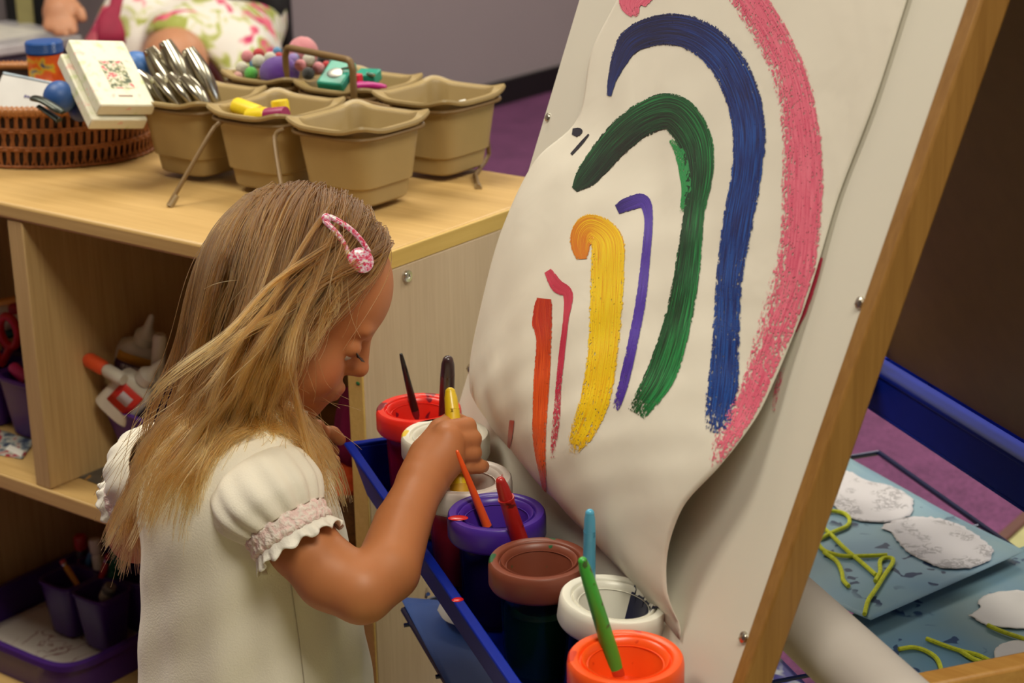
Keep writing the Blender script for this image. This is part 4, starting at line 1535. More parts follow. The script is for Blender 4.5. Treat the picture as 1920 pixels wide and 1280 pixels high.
def board_stroke(label, mt, pts, dry0=0.1):
    path = smooth_path([list(p) + [0.0] * (4 - len(p)) for p in pts], 6)
    vs, uvs, dr = [], [], []
    L = 0
    for i, p in enumerate(path):
        t = nz(path[min(i + 1, len(path) - 1)][:2] - path[max(i - 1, 0)][:2])
        nn = np.array([-t[1], t[0]])
        L += 0.1
        for j in range(7):
            q = 2 * j / 6 - 1
            s_, t_ = on_board(*(p[:2] + nn * q * p[2] / 2), 0.0008)
            vs.append(BD(s_, t_, 0.0008))
            uvs.append((L, q))
            dr.append(dry0 + p[3] + (0.6 if abs(q) > 0.9 else 0))
    g = G()
    g.rings([vs[i * 7:(i + 1) * 7] for i in range(len(path))], close=False)
    g.uv = uvs
    o = g.obj('paint_smear', mt, easel, smooth='all')
    for nm, dat in (('dry', dr), ('shade', [0.5] * len(dr))):
        at = o.data.attributes.new(nm, 'FLOAT', 'POINT')
        at.data.foreach_set('value', np.asarray(dat, np.float32))
    o['label'] = label


board_stroke('red paint smear on the board beside the sheet', pm_mag, [(1541, 483, 5), (1526, 528, 12), (1508, 580, 12), (1492, 622, 4, .2)], 0.1)
board_stroke('faint pink paint mark on the board', pm_pink, [(1468, 690, 10, .1), (1456, 730, 14), (1450, 770, 8, .1)], 0.46)

# ================================================================== paint pots and brushes
ZL = 0.62


def pot_mats(col, rough=0.32, stain=None, amt=0.6):
    return plain('lid_%d_%d_%d' % col + ('_s' if stain else ''), col, rough, var=0.04, stain=stain, stain_amt=amt, stain_scale=40)


cupm = NT('clear_cup')
cupm.set(col=rgb(120, 120, 124), rough=0.08, alpha=0.22)
cupm = cupm.m


def paint_pot(label, px, py, lid_m, paint_col, R=0.0415, level=0.95, tilt=(0, 0), clear=True):
    c = on_z(px, py, ZL)
    t = thing('paint_pot', label, 'paint pot', (c[0], c[1], 0.5225), 'paint pots in the easel tray')
    M = Matrix.Translation(Vector((c[0], c[1], 0.5225))) @ Matrix.Rotation(tilt[0], 4, Vector((ROT[0, 2], ROT[1, 2], 0.0)))
    zt = ZL - 0.5225
    g = G()
    rw = R * 0.80
    g.lathe([(0.001, 0.0005), (rw * 0.86, 0.0005), (rw * 0.90, 0.003), (rw, zt - 0.012), (rw, zt - 0.009), (rw - 0.0016, zt - 0.009), (rw * 0.90 - 0.0016, 0.004), (0.001, 0.003)], 48, M)
    cname = 'cup_%d_%d_%d' % paint_col
    if cname not in _M:
        cu = NT(cname)
        cu.set(col=rgb(*paint_col), rough=0.12, alpha=0.5)
        _M[cname] = cu.m
    g.obj('cup', _M[cname], t, angle=50)
    g = G()
    pr_ = rw * 0.90 - 0.0018
    pz = 0.004 + (zt - 0.03) * level
    pr2 = pr_ + (rw - rw * 0.9) * pz / zt
    wavy = []
    g.lathe([(0.001, 0.0042), (pr_, 0.0042), (pr2, pz), (pr2, pz + 0.010), (pr2 - 0.003, pz + 0.002), (0.001, pz)], 48, M)
    g.obj('paint', plain('pot_paint_%d_%d_%d' % paint_col, paint_col, 0.3, var=0.25, vscale=60), t)
    g = G()
    g.lathe([(rw + 0.0005, zt - 0.022), (R * 0.965, zt - 0.022), (R, zt - 0.0195), (R, zt - 0.006), (R * 0.985, zt - 0.0015), (R * 0.955, zt), (R * 0.83, zt),
             (R * 0.80, zt - 0.0008), (R * 0.785, zt - 0.0035), (R * 0.765, zt - 0.0035), (R * 0.745, zt - 0.001), (R * 0.70, zt - 0.002), (R * 0.66, zt - 0.006),
             (R * 0.50, zt - 0.034), (R * 0.46, zt - 0.040), (R * 0.50, zt - 0.041), (R * 0.54, zt - 0.035), (R * 0.69, zt - 0.009), (rw * 0.8, zt - 0.006), (rw + 0.0005, zt - 0.006), (rw + 0.0005, zt - 0.022)], 64, M)
    lid = g.obj('lid', lid_m, t, angle=50)
    return t, lid, M


RED, WHT, PUR, BRN, ORG_ = (226, 40, 28), (226, 222, 210), (72, 40, 150), (122, 62, 44), (244, 84, 24)
paint_pot('red lidded paint pot at the far end of the easel tray', 785, 763, pot_mats(RED, stain=(120, 16, 40), amt=0.63), (150, 16, 40))
paint_pot('white lidded paint pot with yellow stains, second from the red one', 835, 812, pot_mats(WHT, stain=(226, 190, 60), amt=0.66), (214, 170, 30))
pw2, lid2, M2 = paint_pot('white lidded paint pot under the girl\'s hand holding pink paint', 872, 893, plain('lid_white_pinkish', (226, 214, 206), 0.32, stain=(226, 120, 130), stain_amt=0.68, stain_scale=34), (190, 50, 70), level=0.85)
pp, lidp, Mp = paint_pot('purple lidded paint pot holding the thin orange brush', 931, 958, pot_mats(PUR), (30, 16, 70))
zt = ZL - 0.5225
s_ = on_z(859, 972, ZL)
G().ball(s_ + np.array([0, 0, 0.0006]), (0.0085, 0.0052, 0.0012), ax=(nz(ROT[:, 0] * (1, 1, 0)), nz(np.cross((0, 0, 1), nz(ROT[:, 0] * (1, 1, 0)))), (0, 0, 1)), n=20, k=8).obj('paint_splash', red_spot, lidp)['label'] = 'red paint splash'
paint_pot('brown lidded paint pot with green paint smears on its rim', 1011, 1046, pot_mats(BRN, 0.4, stain=(20, 84, 46), amt=0.66), (8, 40, 24), R=0.0405, level=0.62)
pw3, lid3, M3 = paint_pot('white lidded paint pot with navy smear holding the light blue brush', 1121, 1120, pot_mats(WHT), (12, 16, 44), tilt=(0.13, 0))
paint_pot('orange lidded paint pot nearest the camera', 1173, 1230, pot_mats(ORG_, stain=(206, 50, 14), amt=0.66), (206, 60, 14))
nav = pm('navy_paint', (16, 22, 64), 0.3)


def lid_smear(lid, M, poly, mt, zfn):
    vs = [M @ Vector((x, y, zfn(x, y))) for (x, y) in poly]
    g = G()
    c = sum((v for v in vs), Vector()) / len(vs)
    g.add([c] + vs, [(0, i + 1, (i + 1) % len(vs) + 1) for i in range(len(vs))])
    return g.obj('paint_smear', mt, lid, solid=0.0004)


def fun_z(x, y):
    r = math.hypot(x, y) / 0.0415
    if r > 0.70:
        return zt + 0.0004
    if r > 0.66:
        return zt - 0.002 - (0.70 - r) / 0.04 * 0.004 + 0.0008
    return zt - 0.006 - (0.66 - r) / 0.16 * 0.028 + 0.0008


def patch(lid, M, polar, mt):
    """smear between two angles and radii on the lid's funnel"""
    (a0, a1, r0, r1) = polar
    g = G()
    R = []
    for i in range(7):
        row = []
        for j in range(11):
            a = a0 + (a1 - a0) * j / 10
            r = (r0 + (r1 - r0) * i / 6) * (1 + 0.12 * math.sin(j * 2.1) * (1 if i in (0, 6) else 0)) * 0.0415
            row.append(M @ Vector((r * math.cos(a), r * math.sin(a), fun_z(r * math.cos(a), r * math.sin(a)))))
        R.append(row)
    g.rings(R, close=False)
    o = g.obj('paint_smear', mt, lid)
    o['label'] = 'navy paint smear'


af = math.atan2(ROT[1, 0], ROT[0, 0])          # azimuth pointing right in the picture
patch(lid3, M3, (af - 0.1, af + 1.0, 0.50, 0.69), nav)
patch(lid3, M3, (af - 0.30, af - 0.22, 0.70, 0.94), nav)


def brush(label, a, b, r0, r1, col, rough=0.35, stain=None, bristles=True, tipcol=(60, 30, 20), knob=False):
    """paint brush: a is the free end of the handle, b the end in the pot"""
    a, b = np.asarray(a, float), np.asarray(b, float)
    t = thing('paint_brush', label, 'paint brush', b, 'brushes standing in the paint pots')
    ax = nz(b - a)
    L = np.linalg.norm(b - a)
    us = [0.0, 0.006 / L, 0.02 / L, 0.2, 0.205, 0.225, 0.23, 0.6, 1.0]
    rr = [0.72, 0.92, 1.0, 1.0, 1.0, 1.0, 1.0, 1.0, 1.0]
    if knob:
        rr[4] = rr[5] = 1.18
    pts = [a + ax * L * u_ for u_ in us]
    rad = [k * (r0 + (r1 - r0) * u_) for k, u_ in zip(rr, us)]
    g = G()
    g.tube(pts, rad, 16)
    g.ball(a + ax * r0 * 0.22, r0 * 0.78, n=14, k=8)
    g.obj('handle', plain('brush_%d_%d_%d' % col, col, rough, stain=stain, stain_amt=0.6, stain_scale=60, coat=0.3), t)
    if bristles:
        g = G()
        g.tube([b - ax * 0.001, b + ax * 0.012, b + ax * 0.022], [r1 * 1.05, r1 * 1.25, r1 * 0.35], 12)
        g.obj('bristles', plain('bristle_%d_%d_%d' % tipcol, tipcol, 0.6), t)
    return t


def zpt(px, py, z):
    return on_z(px, py, z)


brush('thin black paint brush leaning in the red pot', on_z(752, 664, 0.668), on_z(778, 770, 0.606), 0.0022, 0.0042, (22, 18, 20), tipcol=(120, 16, 30))
brush('thick dark brown brush handle standing behind the yellow one', on_z(840, 674, 0.680), on_z(836, 800, 0.600), 0.0068, 0.0078, (52, 28, 34), tipcol=(206, 160, 30))
brush('red paint brush leaning in the brown pot', on_z(938, 900, 0.668), on_z(988, 1056, 0.586), 0.0052, 0.0084, (176, 28, 26), stain=(96, 20, 16), knob=True, tipcol=(14, 50, 30))
brush('light blue brush handle standing in the white pot', on_z(1106, 960, 0.678), on_z(1104, 1128, 0.600), 0.0046, 0.0052, (76, 160, 196), tipcol=(20, 30, 70))
brush('bright green brush leaning in the orange pot', on_z(1092, 1050, 0.684), on_z(1154, 1252, 0.596), 0.0045, 0.0062, (58, 166, 56), stain=(60, 90, 40), tipcol=(190, 60, 20))
brush('thin orange brush leaning across the purple pot', on_z(857, 846, 0.668), on_z(914, 988, 0.598), 0.0019, 0.0042, (248, 92, 30), tipcol=(40, 20, 90))
YB0, YB1 = P(844, 733, 1.600), P(862, 910, 1.583)
brush('thick yellow brush gripped by the girl over the white pot', YB0, YB1, 0.0062, 0.0082, (226, 190, 26), tipcol=(200, 150, 30))

# ================================================================== drying rack with collages
ZK = 0.40
wire_b = plain('rack_blue_wire', (20, 30, 72), 0.3, 0.2)
rack = thing('drying_rack', 'dark blue wire drying rack under the easel holding paper collages', 'rack', SM(0.2, 0.3, 0.0))
cor = [SM(-0.203, 0.632, ZK), SM(0.62, 0.627, ZK), SM(0.62, -0.03, ZK), SM(-0.010, -0.020, ZK), SM(-0.07, 0.15, ZK), SM(-0.203, 0.45, ZK)]
G().tube(cor, 0.0034, 8, closed=True).obj('frame_wire', wire_b, rack)
g = G()
for s0 in (0.02, 0.13, 0.25, 0.40, 0.55):
    g.tube([SM(s0, 0.628, ZK - 0.001), SM(s0, -0.028, ZK - 0.001)], 0.0024, 6)
g.obj('cross_wires', wire_b, rack)
g = G()
for m0 in (0.15, 0.31, 0.47):
    g.tube([SM(-0.06, m0, ZK - 0.005), SM(0.62, m0, ZK - 0.005)], 0.0024, 6)
g.obj('long_wires', wire_b, rack)
for (s0, m0) in ((0.61, 0.62), (0.61, -0.02), (0.02, 0.30), (0.35, 0.30)):
    G().tube([SM(s0, m0, ZK - 0.004), SM(s0, m0, 0.0)], 0.006, 8).obj('leg', wire_b, rack)
hk = on_z(797, 1114, ZK + 0.003)
G().tube([hk + np.array([0, 0, -0.004]), hk + np.array([0.0, 0.004, 0.004]), hk + UR * 0.012 + np.array([0, 0, 0.006])], 0.0022, 8).obj('wire_hook', chrome, rack)['label'] = 'shiny wire end'


def collage_mat(name, base, spots, tint):
    t = NT(name)
    v = t.coord('Object')
    f = t.noise(v, 7, 2)
    c = t.ramp(f, [(0.35, rgb(*base)), (0.65, rgb(*tint))])
    f2 = t.noise(v, 38, 2, 0.5, 0.4)
    f3 = t.noise(v, 9, 1)
    k = t.math('MULTIPLY', t.ramp(f2, [(0.60, (0, 0, 0, 1)), (0.62, (1, 1, 1, 1))]), t.ramp(f3, [(0.48, (0, 0, 0, 1)), (0.53, (1, 1, 1, 1))]))
    t.set(col=t.mix(k, c, rgb(*spots)), rough=0.55)
    return t.m


oval_m = scribble_mat('scribbled_oval', (204, 200, 206), (164, 160, 166), 90, 0.09)
oval_p = plain('plain_oval', (212, 208, 208), 0.7, var=0.03)
yarn_m = plain('yellow_yarn', (206, 212, 50), 0.8, var=0.15, vscale=300, bump=0.6, bscale=900)


def collage(label, corners, mat, ovals, yarns, z, curl=None):
    o = sheet('collage', [on_z(x, y, z) for (x, y) in corners], mat, 0.0005, curl=curl, n=24)
    tag(o, label, 'collage', 'collages on the drying rack')
    dg = [np.array(v.co) + ORG[o.name] for v in o.data.vertices]
    bv = BVHTree.FromPolygons([Vector(p) for p in dg], [tuple(p.vertices) for p in o.data.polygons])

    def put(x, y, h):
        hit = bv.ray_cast(Vector(CAM), Vector(nz(ray(x, y))))[0]
        q = np.array(hit) if hit is not None else on_z(x, y, z)
        return q + np.array([0, 0, h])
    for k, (pts, mt) in enumerate(ovals):
        pp_ = [np.asarray(p, float) for p in pts]
        pp_ = smooth_path(pp_ + [pp_[0]], 6)[:-1]
        cen = sum(pp_) / len(pp_)
        rs = np.random.default_rng(k + 3)
        g = G()
        R = []
        for f in (0.25, 0.5, 0.75, 0.9, 1.0):
            R.append([put(*(cen + (p - cen) * f * (1 + (0.018 * rs.normal() if f == 1.0 else 0))), 0.0011 + 0.0012 * f * f) for p in pp_])
        g.rings(R, cap0=True)
        g.obj('paper_oval', mt, o, solid=0.0004)
    for pts in yarns:
        pp_ = smooth_path([np.asarray(p, float) for p in pts], 5)
        G().tube([put(p[0], p[1], 0.0034) for p in pp_], 0.0023, 7).obj('yarn', yarn_m, o)
    return o


cm1 = collage_mat('pale_blue_paper', (128, 158, 170), (16, 46, 86), (112, 146, 172))
cm2 = collage_mat('blue_green_paper', (112, 140, 146), (20, 60, 104), (98, 140, 172))
cm3 = plain('royal_blue_paper', (52, 86, 160), 0.6, var=0.05, vscale=12)
sc_ = 480 / 1463.0


def cz(pts):
    return [(1440 + a * sc_, 860 + b * sc_) for a, b in pts]


collage('blue collage with two scribbled white ovals and yarn, uppermost on the drying rack', [(1380, 1040), (1632, 1172), (1922, 1042), (1592, 858)], cm1,
        [(cz([(330, 130), (420, 70), (560, 130), (700, 165), (810, 225), (828, 275), (795, 345), (640, 374), (480, 350), (390, 290), (330, 230)]), oval_m),
         (cz([(645, 405), (720, 360), (860, 342), (1000, 355), (1120, 400), (1240, 480), (1285, 540), (1250, 600), (1150, 632), (1000, 635), (900, 595), (800, 545), (745, 485), (700, 430)]), oval_m)],
        [cz([(300, 470), (380, 430), (450, 400), (465, 360), (430, 325), (350, 312), (300, 330)]), cz([(300, 400), (350, 440), (440, 530), (530, 605), (615, 680)]),
         cz([(280, 500), (330, 545), (430, 570), (560, 570), (680, 565)]), cz([(320, 550), (390, 600), (420, 660), (430, 710), (460, 745)]),
         cz([(612, 715), (640, 660), (640, 600), (680, 580), (715, 600), (660, 690), (610, 770), (570, 830), (550, 905)])], ZK + 0.012, curl=lambda u_, v_: 0.016 * max(0, u_ - 0.55) ** 1.3)
collage('blue green collage with torn white shapes and yarn, lower right on the drying rack', [(1500, 1190), (1700, 1420), (2080, 1180), (1930, 1020)], cm2,
        [(cz([(1150, 905), (1210, 860), (1200, 820), (1260, 785), (1380, 765), (1500, 775), (1560, 850), (1540, 960), (1440, 980), (1310, 970), (1230, 955)]), oval_p),
         (cz([(1290, 1110), (1330, 1070), (1420, 1050), (1520, 1060), (1560, 1130), (1500, 1200), (1360, 1210), (1300, 1170)]), oval_p)],
        [cz([(905, 1045), (1010, 1085), (1100, 1115), (1200, 1140), (1320, 1200)]), cz([(1090, 1110), (1170, 1160), (1260, 1190), (1330, 1205)]),
         cz([(745, 1105), (830, 1095), (910, 1120), (970, 1170), (1000, 1270)]), cz([(1255, 968), (1340, 1005), (1470, 1048)])], ZK + 0.004)
o = sheet('collage', [on_z(x, y, ZK + 0.004) for (x, y) in ((750, 1119), (906, 1132), (1060, 1340), (862, 1330))], cm3, 0.0005)
tag(o, 'royal blue collage with a white oval at the left end of the drying rack', 'collage', 'collages on the drying rack')
g = G()
pp_ = smooth_path([np.array(p, float) for p in ((820, 1143), (830, 1128), (870, 1124), (920, 1140), (930, 1170), (905, 1184), (870, 1176), (835, 1163), (820, 1143))], 6)[:-1]
cen = sum(pp_) / len(pp_)
g.rings([[on_z(*(cen + (p - cen) * f), ZK + 0.006 + 0.009 * f) for p in pp_] for f in (0.02, 0.5, 1.0)])
g.obj('paper_oval', oval_p, o, solid=0.0005)
G().tube([on_z(864, 1178, ZK + 0.010), on_z(880, 1183, ZK + 0.008), on_z(902, 1188, ZK + 0.007)], 0.0022, 7).obj('yarn', yarn_m, o)
vm = NT('violet_painted_paper')
kk = vm.noise(vm.coord('Object'), 26, 2, 0.5, 0.5)
vm.set(col=vm.ramp(kk, [(0.46, rgb(196, 200, 212)), (0.5, rgb(60, 52, 156))]), rough=0.5)
o = sheet('painted_paper', [on_z(x, y, ZK - 0.028) for (x, y) in ((1420, 1190), (1560, 1330), (1420, 1400), (1330, 1250))], vm.m, 0.0005)
tag(o, 'white paper with violet paint lying low on the drying rack beneath the paper roll', 'paper')
# ================================================================== the girl
def cam_dir(r, d, f):
    return nz(ROT @ np.array([r, d, f]))


HF = cam_dir(0.862, 0.473, 0.17)                # face forward
HU = nz(cam_dir(0.48, -0.875, 0.0))
HU = nz(HU - HF * (HU @ HF))
HS = np.cross(HF, HU)                           # her right, toward the camera
if HS @ ROT[:, 2] > 0:
    HS = -HS
HC = P(545, 553, 1.555)
HB = np.array([HF, HS, HU])
HK = 0.93                                       # size of this head against the proportions below
HBS = HB / HK


def H(f, s, u):
    return HC + (HF * f + HS * s + HU * u) * HK


fw = nz(ROT[:, 2] * np.array([1, 1, 0]))
rt = nz(ROT[:, 0] * np.array([1, 1, 0]))
TF = nz(math.cos(math.radians(66)) * fw + math.sin(math.radians(66)) * rt)      # chest forward
TR = np.array([TF[1], -TF[0], 0.0])                                            # her right
if TR @ fw > 0:
    TR = -TR
TCX = P(460, 1120, 1.577)
TC = np.array([TCX[0], TCX[1], 0.0])
TB = np.array([TF, TR, [0, 0, 1.0]])


def T(f, r, z):
    return TC + TF * f + TR * r + np.array([0, 0, z])


SHR, ELR, WRR = P(506, 920, 1.478), P(678, 1106, 1.440), P(792, 902, 1.545)
SHL, ELL, WRL = P(318, 900, 1.615), P(258, 1000, 1.680), P(535, 850, 1.690)

fd = Field((-1.28, 0.82, -0.004), (-0.80, 1.27, 0.89), 0.0021)
# skull, face
fd.ell(H(0.0, 0, 0.018), HBS, (0.080, 0.068, 0.080), 0.01)
fd.ell(H(0.030, 0, 0.026), HBS, (0.053, 0.056, 0.052), 0.02)          # forehead
fd.ell(H(0.022, 0, -0.038), HBS, (0.052, 0.051, 0.056), 0.025)        # mid face
for s in (-1, 1):
    fd.ell(H(0.042, s * 0.031, -0.050), HBS, (0.031, 0.025, 0.029), 0.018)   # cheeks
    fd.ell(H(0.010, s * 0.044, -0.060), HBS, (0.035, 0.014, 0.022), 0.02)    # jaw
fd.ell(H(0.058, 0, -0.083), HBS, (0.018, 0.020, 0.015), 0.02)         # chin
fd.ell(H(0.066, 0, -0.058), HBS, (0.015, 0.022, 0.017), 0.014)        # muzzle
for s in (-1, 1):
    fd.ball(H(0.080, s * 0.028, -0.014), 0.0105, 0.014, sub=True)    # sockets
fd.chain([H(0.073, 0, 0.002), H(0.079, 0, -0.014), H(0.088, 0, -0.029)], [0.007, 0.007, 0.0088], 0.010)  # nose
for s in (-1, 1):
    fd.ball(H(0.081, s * 0.0075, -0.033), 0.0058, 0.005)
    fd.ell(H(0.0700, s * 0.027, -0.015), HBS, (0.0095, 0.0125, 0.0095), 0.005)   # lowered lids
    fd.ell(H(0.070, s * 0.026, 0.004), HBS, (0.010, 0.016, 0.006), 0.010)        # brow
    fd.chain([H(0.0815, 0.0, -0.0545), H(0.076, s * 0.014, -0.057)], [0.0042, 0.002], 0.004)   # upper lip
    fd.chain([H(0.0795, 0.0, -0.0625), H(0.075, s * 0.012, -0.0605)], [0.0045, 0.002], 0.004)  # lower lip
    fd.ell(H(-0.004, s * 0.070, -0.022), HBS, (0.016, 0.006, 0.024), 0.006)      # ears
# neck, trunk
fd.cone(H(-0.020, 0, -0.045), T(0.010, 0.0, 0.665), 0.036, 0.036, 0.02)
fd.ell(T(0.0, 0, 0.615), TB, (0.058, 0.082, 0.062), 0.03)
fd.ell(T(0.006, 0, 0.52), TB, (0.066, 0.078, 0.08), 0.04)
fd.ell(T(0.0, 0, 0.42), TB, (0.070, 0.084, 0.06), 0.04)
for s in (-1, 1):
    hip, kn, an = T(0.0, s * 0.045, 0.40), T(0.012, s * 0.046, 0.225), T(-0.006, s * 0.048, 0.05)
    fd.chain([hip, kn, an], [0.047, 0.034, 0.023], 0.015)
    fd.ell(T(0.03, s * 0.052, 0.022), TB, (0.066, 0.027, 0.021), 0.012)
# right arm with the elbow crease
fd.chain([T(0.004, 0.055, 0.65), SHR], [0.032, 0.032], 0.02)
fd.chain([SHR, P(566, 1020, 1.462)], [0.029, 0.0275], 0.012)
fd.chain([P(566, 1020, 1.462), P(620, 1078, 1.450), ELR], [0.0275, 0.0280, 0.0272], 0.006)
fd.chain([ELR, P(726, 1068, 1.458)], [0.0265, 0.0268], 0.003)
fd.chain([P(726, 1068, 1.458), P(754, 984, 1.503), WRR], [0.0268, 0.0240, 0.0195], 0.002)
fd.chain([WRR, P(812, 868, 1.557)], [0.0190, 0.0185], 0.012)
# right hand: palm, four curled fingers, thumb
fd.chain([P(806, 875, 1.556), P(838, 822, 1.562)], [0.0175, 0.0135], 0.010)
fd.chain([P(806, 880, 1.556), P(840, 850, 1.560)], [0.0175, 0.0135], 0.010)
fd.chain([P(800, 885, 1.558), P(838, 868, 1.566)], [0.0165, 0.0125], 0.010)
FING = [((836, 806, 1.567), (876, 799, 1.578), (874, 812, 1.603), (851, 818, 1.612), 0.0083),
        ((844, 827, 1.563), (885, 823, 1.576), (881, 834, 1.603), (853, 838, 1.611), 0.0086),
        ((844, 850, 1.564), (886, 849, 1.576), (880, 858, 1.602), (853, 858, 1.610), 0.0082),
        ((838, 871, 1.570), (874, 874, 1.577), (899, 874, 1.583), (906, 874, 1.590), 0.0072)]
for (a, b, c, e, r) in FING:
    a, b, c, e = P(*a), P(*b), P(*c), P(*e)
    fd.chain([a, b], [r * 1.06, r], 0.0022)
    fd.chain([b, c], [r, r * 0.92], 0.0015)
    fd.chain([c, e], [r * 0.9, r * 0.8], 0.0015)
for k in range(3):                                                  # creases between the knuckles
    pass
fd.chain([P(800, 848, 1.568), P(826, 806, 1.585)], [0.014, 0.0105], 0.010)
fd.chain([P(826, 806, 1.585), P(848, 789, 1.604), P(866, 792, 1.612)], [0.0100, 0.0088, 0.0072], 0.003)
# left arm and hand reaching to the little basket
fd.chain([T(0.004, -0.055, 0.65), SHL], [0.032, 0.031], 0.02)
fd.chain([SHL, ELL], [0.029, 0.026], 0.012)
fd.chain([ELL, WRL], [0.0255, 0.0185], 0.008)
fd.chain([WRL, P(572, 834, 1.690)], [0.0175, 0.0165], 0.01)
for (a, b, c, e, r) in [((572, 820, 1.690), (594, 802, 1.692), (604, 814, 1.698), (598, 834, 1.702), 0.0080),
                        ((576, 830, 1.694), (602, 810, 1.706), (624, 812, 1.712), (638, 824, 1.716), 0.0070),
                        ((576, 840, 1.698), (600, 834, 1.712), (616, 838, 1.720), (626, 846, 1.724), 0.0068),
                        ((562, 850, 1.700), (580, 852, 1.716), (592, 856, 1.722), (598, 862, 1.726), 0.0062),
                        ((566, 850, 1.680), (584, 862, 1.678), (606, 863, 1.680), (626, 864, 1.683), 0.0078)]:
    fd.chain([P(*a), P(*b)], [r * 1.1, r], 0.004)
    fd.chain([P(*b), P(*c), P(*e)], [r, r * 0.95, r * 0.82], 0.002)
gb = fd.mesh()
skin = NT('girl_skin')
va = skin.n('ShaderNodeAttribute')
va.attribute_name = 'Col'
sv = skin.noise(skin.coord('Object'), 45, 3)
skin.set(col=skin.mix(skin.math('MULTIPLY', sv, 0.10), va.outputs['Color'], rgb(176, 98, 60)), rough=0.5, sss=0.12)
skin.t.nodes['Principled BSDF'].inputs['Subsurface Radius'].default_value = (1.0, 0.4, 0.2)
skin.t.nodes['Principled BSDF'].inputs['Subsurface Scale'].default_value = 0.006
girl = thing('person', 'little girl in a white dress with long fair hair, painting at the easel', 'person', TC)
body = gb.obj('body', skin.m, girl, smooth='all')
sm = body.modifiers.new('smooth', 'SMOOTH')
sm.factor = 0.5
sm.iterations = 2
V = np.array(gb.v)
loc = (V - HC) @ HB.T / HK
base = np.array(rgb(186, 118, 73)[:3])
col = np.tile(base, (len(V), 1))


def blend(mask, c):
    global col
    col = col * (1 - mask[:, None]) + np.array(rgb(*c)[:3]) * mask[:, None]


for s in (-1, 1):
    d = np.linalg.norm((loc - [0.058, s * 0.036, -0.046]) / [0.03, 0.024, 0.024], axis=1)
    blend(np.clip(1 - d, 0, 1) * 0.55, (200, 96, 74))
d = np.linalg.norm((loc - [0.081, 0, -0.0585]) / [0.012, 0.0165, 0.0075], axis=1)
blend(np.clip(1.4 - d * 1.3, 0, 1) * 0.8, (176, 76, 66))
d = np.linalg.norm((loc - [0.09, 0, -0.030]) / [0.016, 0.012, 0.014], axis=1)
blend(np.clip(1 - d, 0, 1) * 0.4, (200, 96, 70))
for s in (-1, 1):
    d = np.linalg.norm((loc - [0.080, s * 0.026, 0.006]) / [0.02, 0.016, 0.0042], axis=1)
    blend(np.clip(1 - d, 0, 1) * 0.6, (112, 70, 38))
ca = body.data.color_attributes.new('Col', 'FLOAT_COLOR', 'POINT')
ca.data.foreach_set('color', np.c_[col, np.ones(len(col))].astype(np.float32).ravel())
# lashes, eyes, nails
lash_m = plain('lash_brown', (46, 26, 18), 0.6)
for s in (-1, 1):
    g = G()
    pts = [H(0.0800 - 0.0045 * abs(q) ** 2, s * 0.027 + 0.0115 * q, -0.0195 + 0.003 * q * q) for q in np.linspace(-1, 1, 9)]
    g.tube(pts, [0.0003, 0.0008, 0.0011, 0.0012, 0.0012, 0.0012, 0.0011, 0.0008, 0.0003], 6)
    for q in np.linspace(-0.95, 0.95, 15):
        p = H(0.0802 - 0.0045 * q * q, s * 0.027 + 0.0115 * q, -0.0195 + 0.003 * q * q)
        g.tube([p, p + HF * 0.004 - HU * 0.0018 + HS * 0.001 * q, p + HF * 0.0068 - HU * 0.0012 + HS * 0.002 * q], [0.0004, 0.0003, 0.0001], 4)
    g.obj('eyelashes', lash_m, girl)
    G().ball(H(0.0668, s * 0.027, -0.0205), 0.0080, n=20, k=12).obj('eye', plain('eye_white', (210, 200, 190), 0.2), girl)
nail_m = plain('nail', (206, 142, 112), 0.3)
for (c, a) in ((P(625, 863, 1.676), P(604, 862, 1.672)),):
    ax_ = nz(c - a)
    nr_ = nz(-ray(620, 864) - ax_ * (-ray(620, 864) @ ax_))
    G().ball(c - nr_ * 0.0006, (0.0048, 0.0036, 0.0012), ax=(ax_, np.cross(nr_, ax_), nr_), n=14, k=8).obj('fingernail', nail_m, girl)

# ---------------------------------------------------------------- dress
cloth = NT('white_cotton')
v = cloth.coord('Object')
cloth.set(col=rgb(232, 224, 210), rough=0.85, sheen=0.2)
hh = cloth.math('ADD', cloth.math('MULTIPLY', cloth.noise(v, 8, 2, 0.5, 0.3), 1.0), cloth.math('MULTIPLY', cloth.noise(v, 600, 2), 0.06))
cloth.bump(hh, 0.4, 0.012)
cloth = cloth.m
lace = plain('lace_white', (236, 230, 220), 0.8, bump=0.6, bscale=420)
smock = NT('pink_smocking')
vv = smock.coord('Object')
kk = smock.noise(vv, 260, 2, 0.5)
smock.set(col=smock.ramp(kk, [(0.42, rgb(236, 204, 200)), (0.56, rgb(238, 224, 216))]), rough=0.8)
smock.bump(kk, 0.8, 0.003)
smock = smock.m
DR = [(0.708, 0.034, 0.036, 0.014), (0.700, 0.046, 0.044, 0.010), (0.688, 0.068, 0.052, 0.004), (0.672, 0.080, 0.064, 0.0), (0.650, 0.090, 0.075, -0.001), (0.620, 0.093, 0.083, -0.001), (0.58, 0.095, 0.087, 0.001),
      (0.52, 0.101, 0.093, 0.003), (0.46, 0.109, 0.098, 0.003), (0.40, 0.118, 0.102, 0.003), (0.34, 0.128, 0.110, 0.002), (0.29, 0.136, 0.117, 0.0)]
DR = smooth_path([np.array(d) for d in DR], 8)
ND = 160
R = []
for i, (z, a, b, sh) in enumerate(DR):
    row = []
    low = min(1.0, max(0.0, (0.64 - z) / 0.3))
    for j in range(ND):
        th = 2 * math.pi * j / ND
        wv = 0.0050 * low * math.sin(7 * th + 1.2 * math.sin(z * 9)) + 0.0034 * low * math.sin(13 * th + z * 11)
        wv += 0.0016 * math.sin(5 * th + z * 60) * math.sin(z * 40 + 2 * th)
        row.append(T(sh + (b + wv) * math.cos(th), (a + wv) * math.sin(th), z))
    R.append(row)
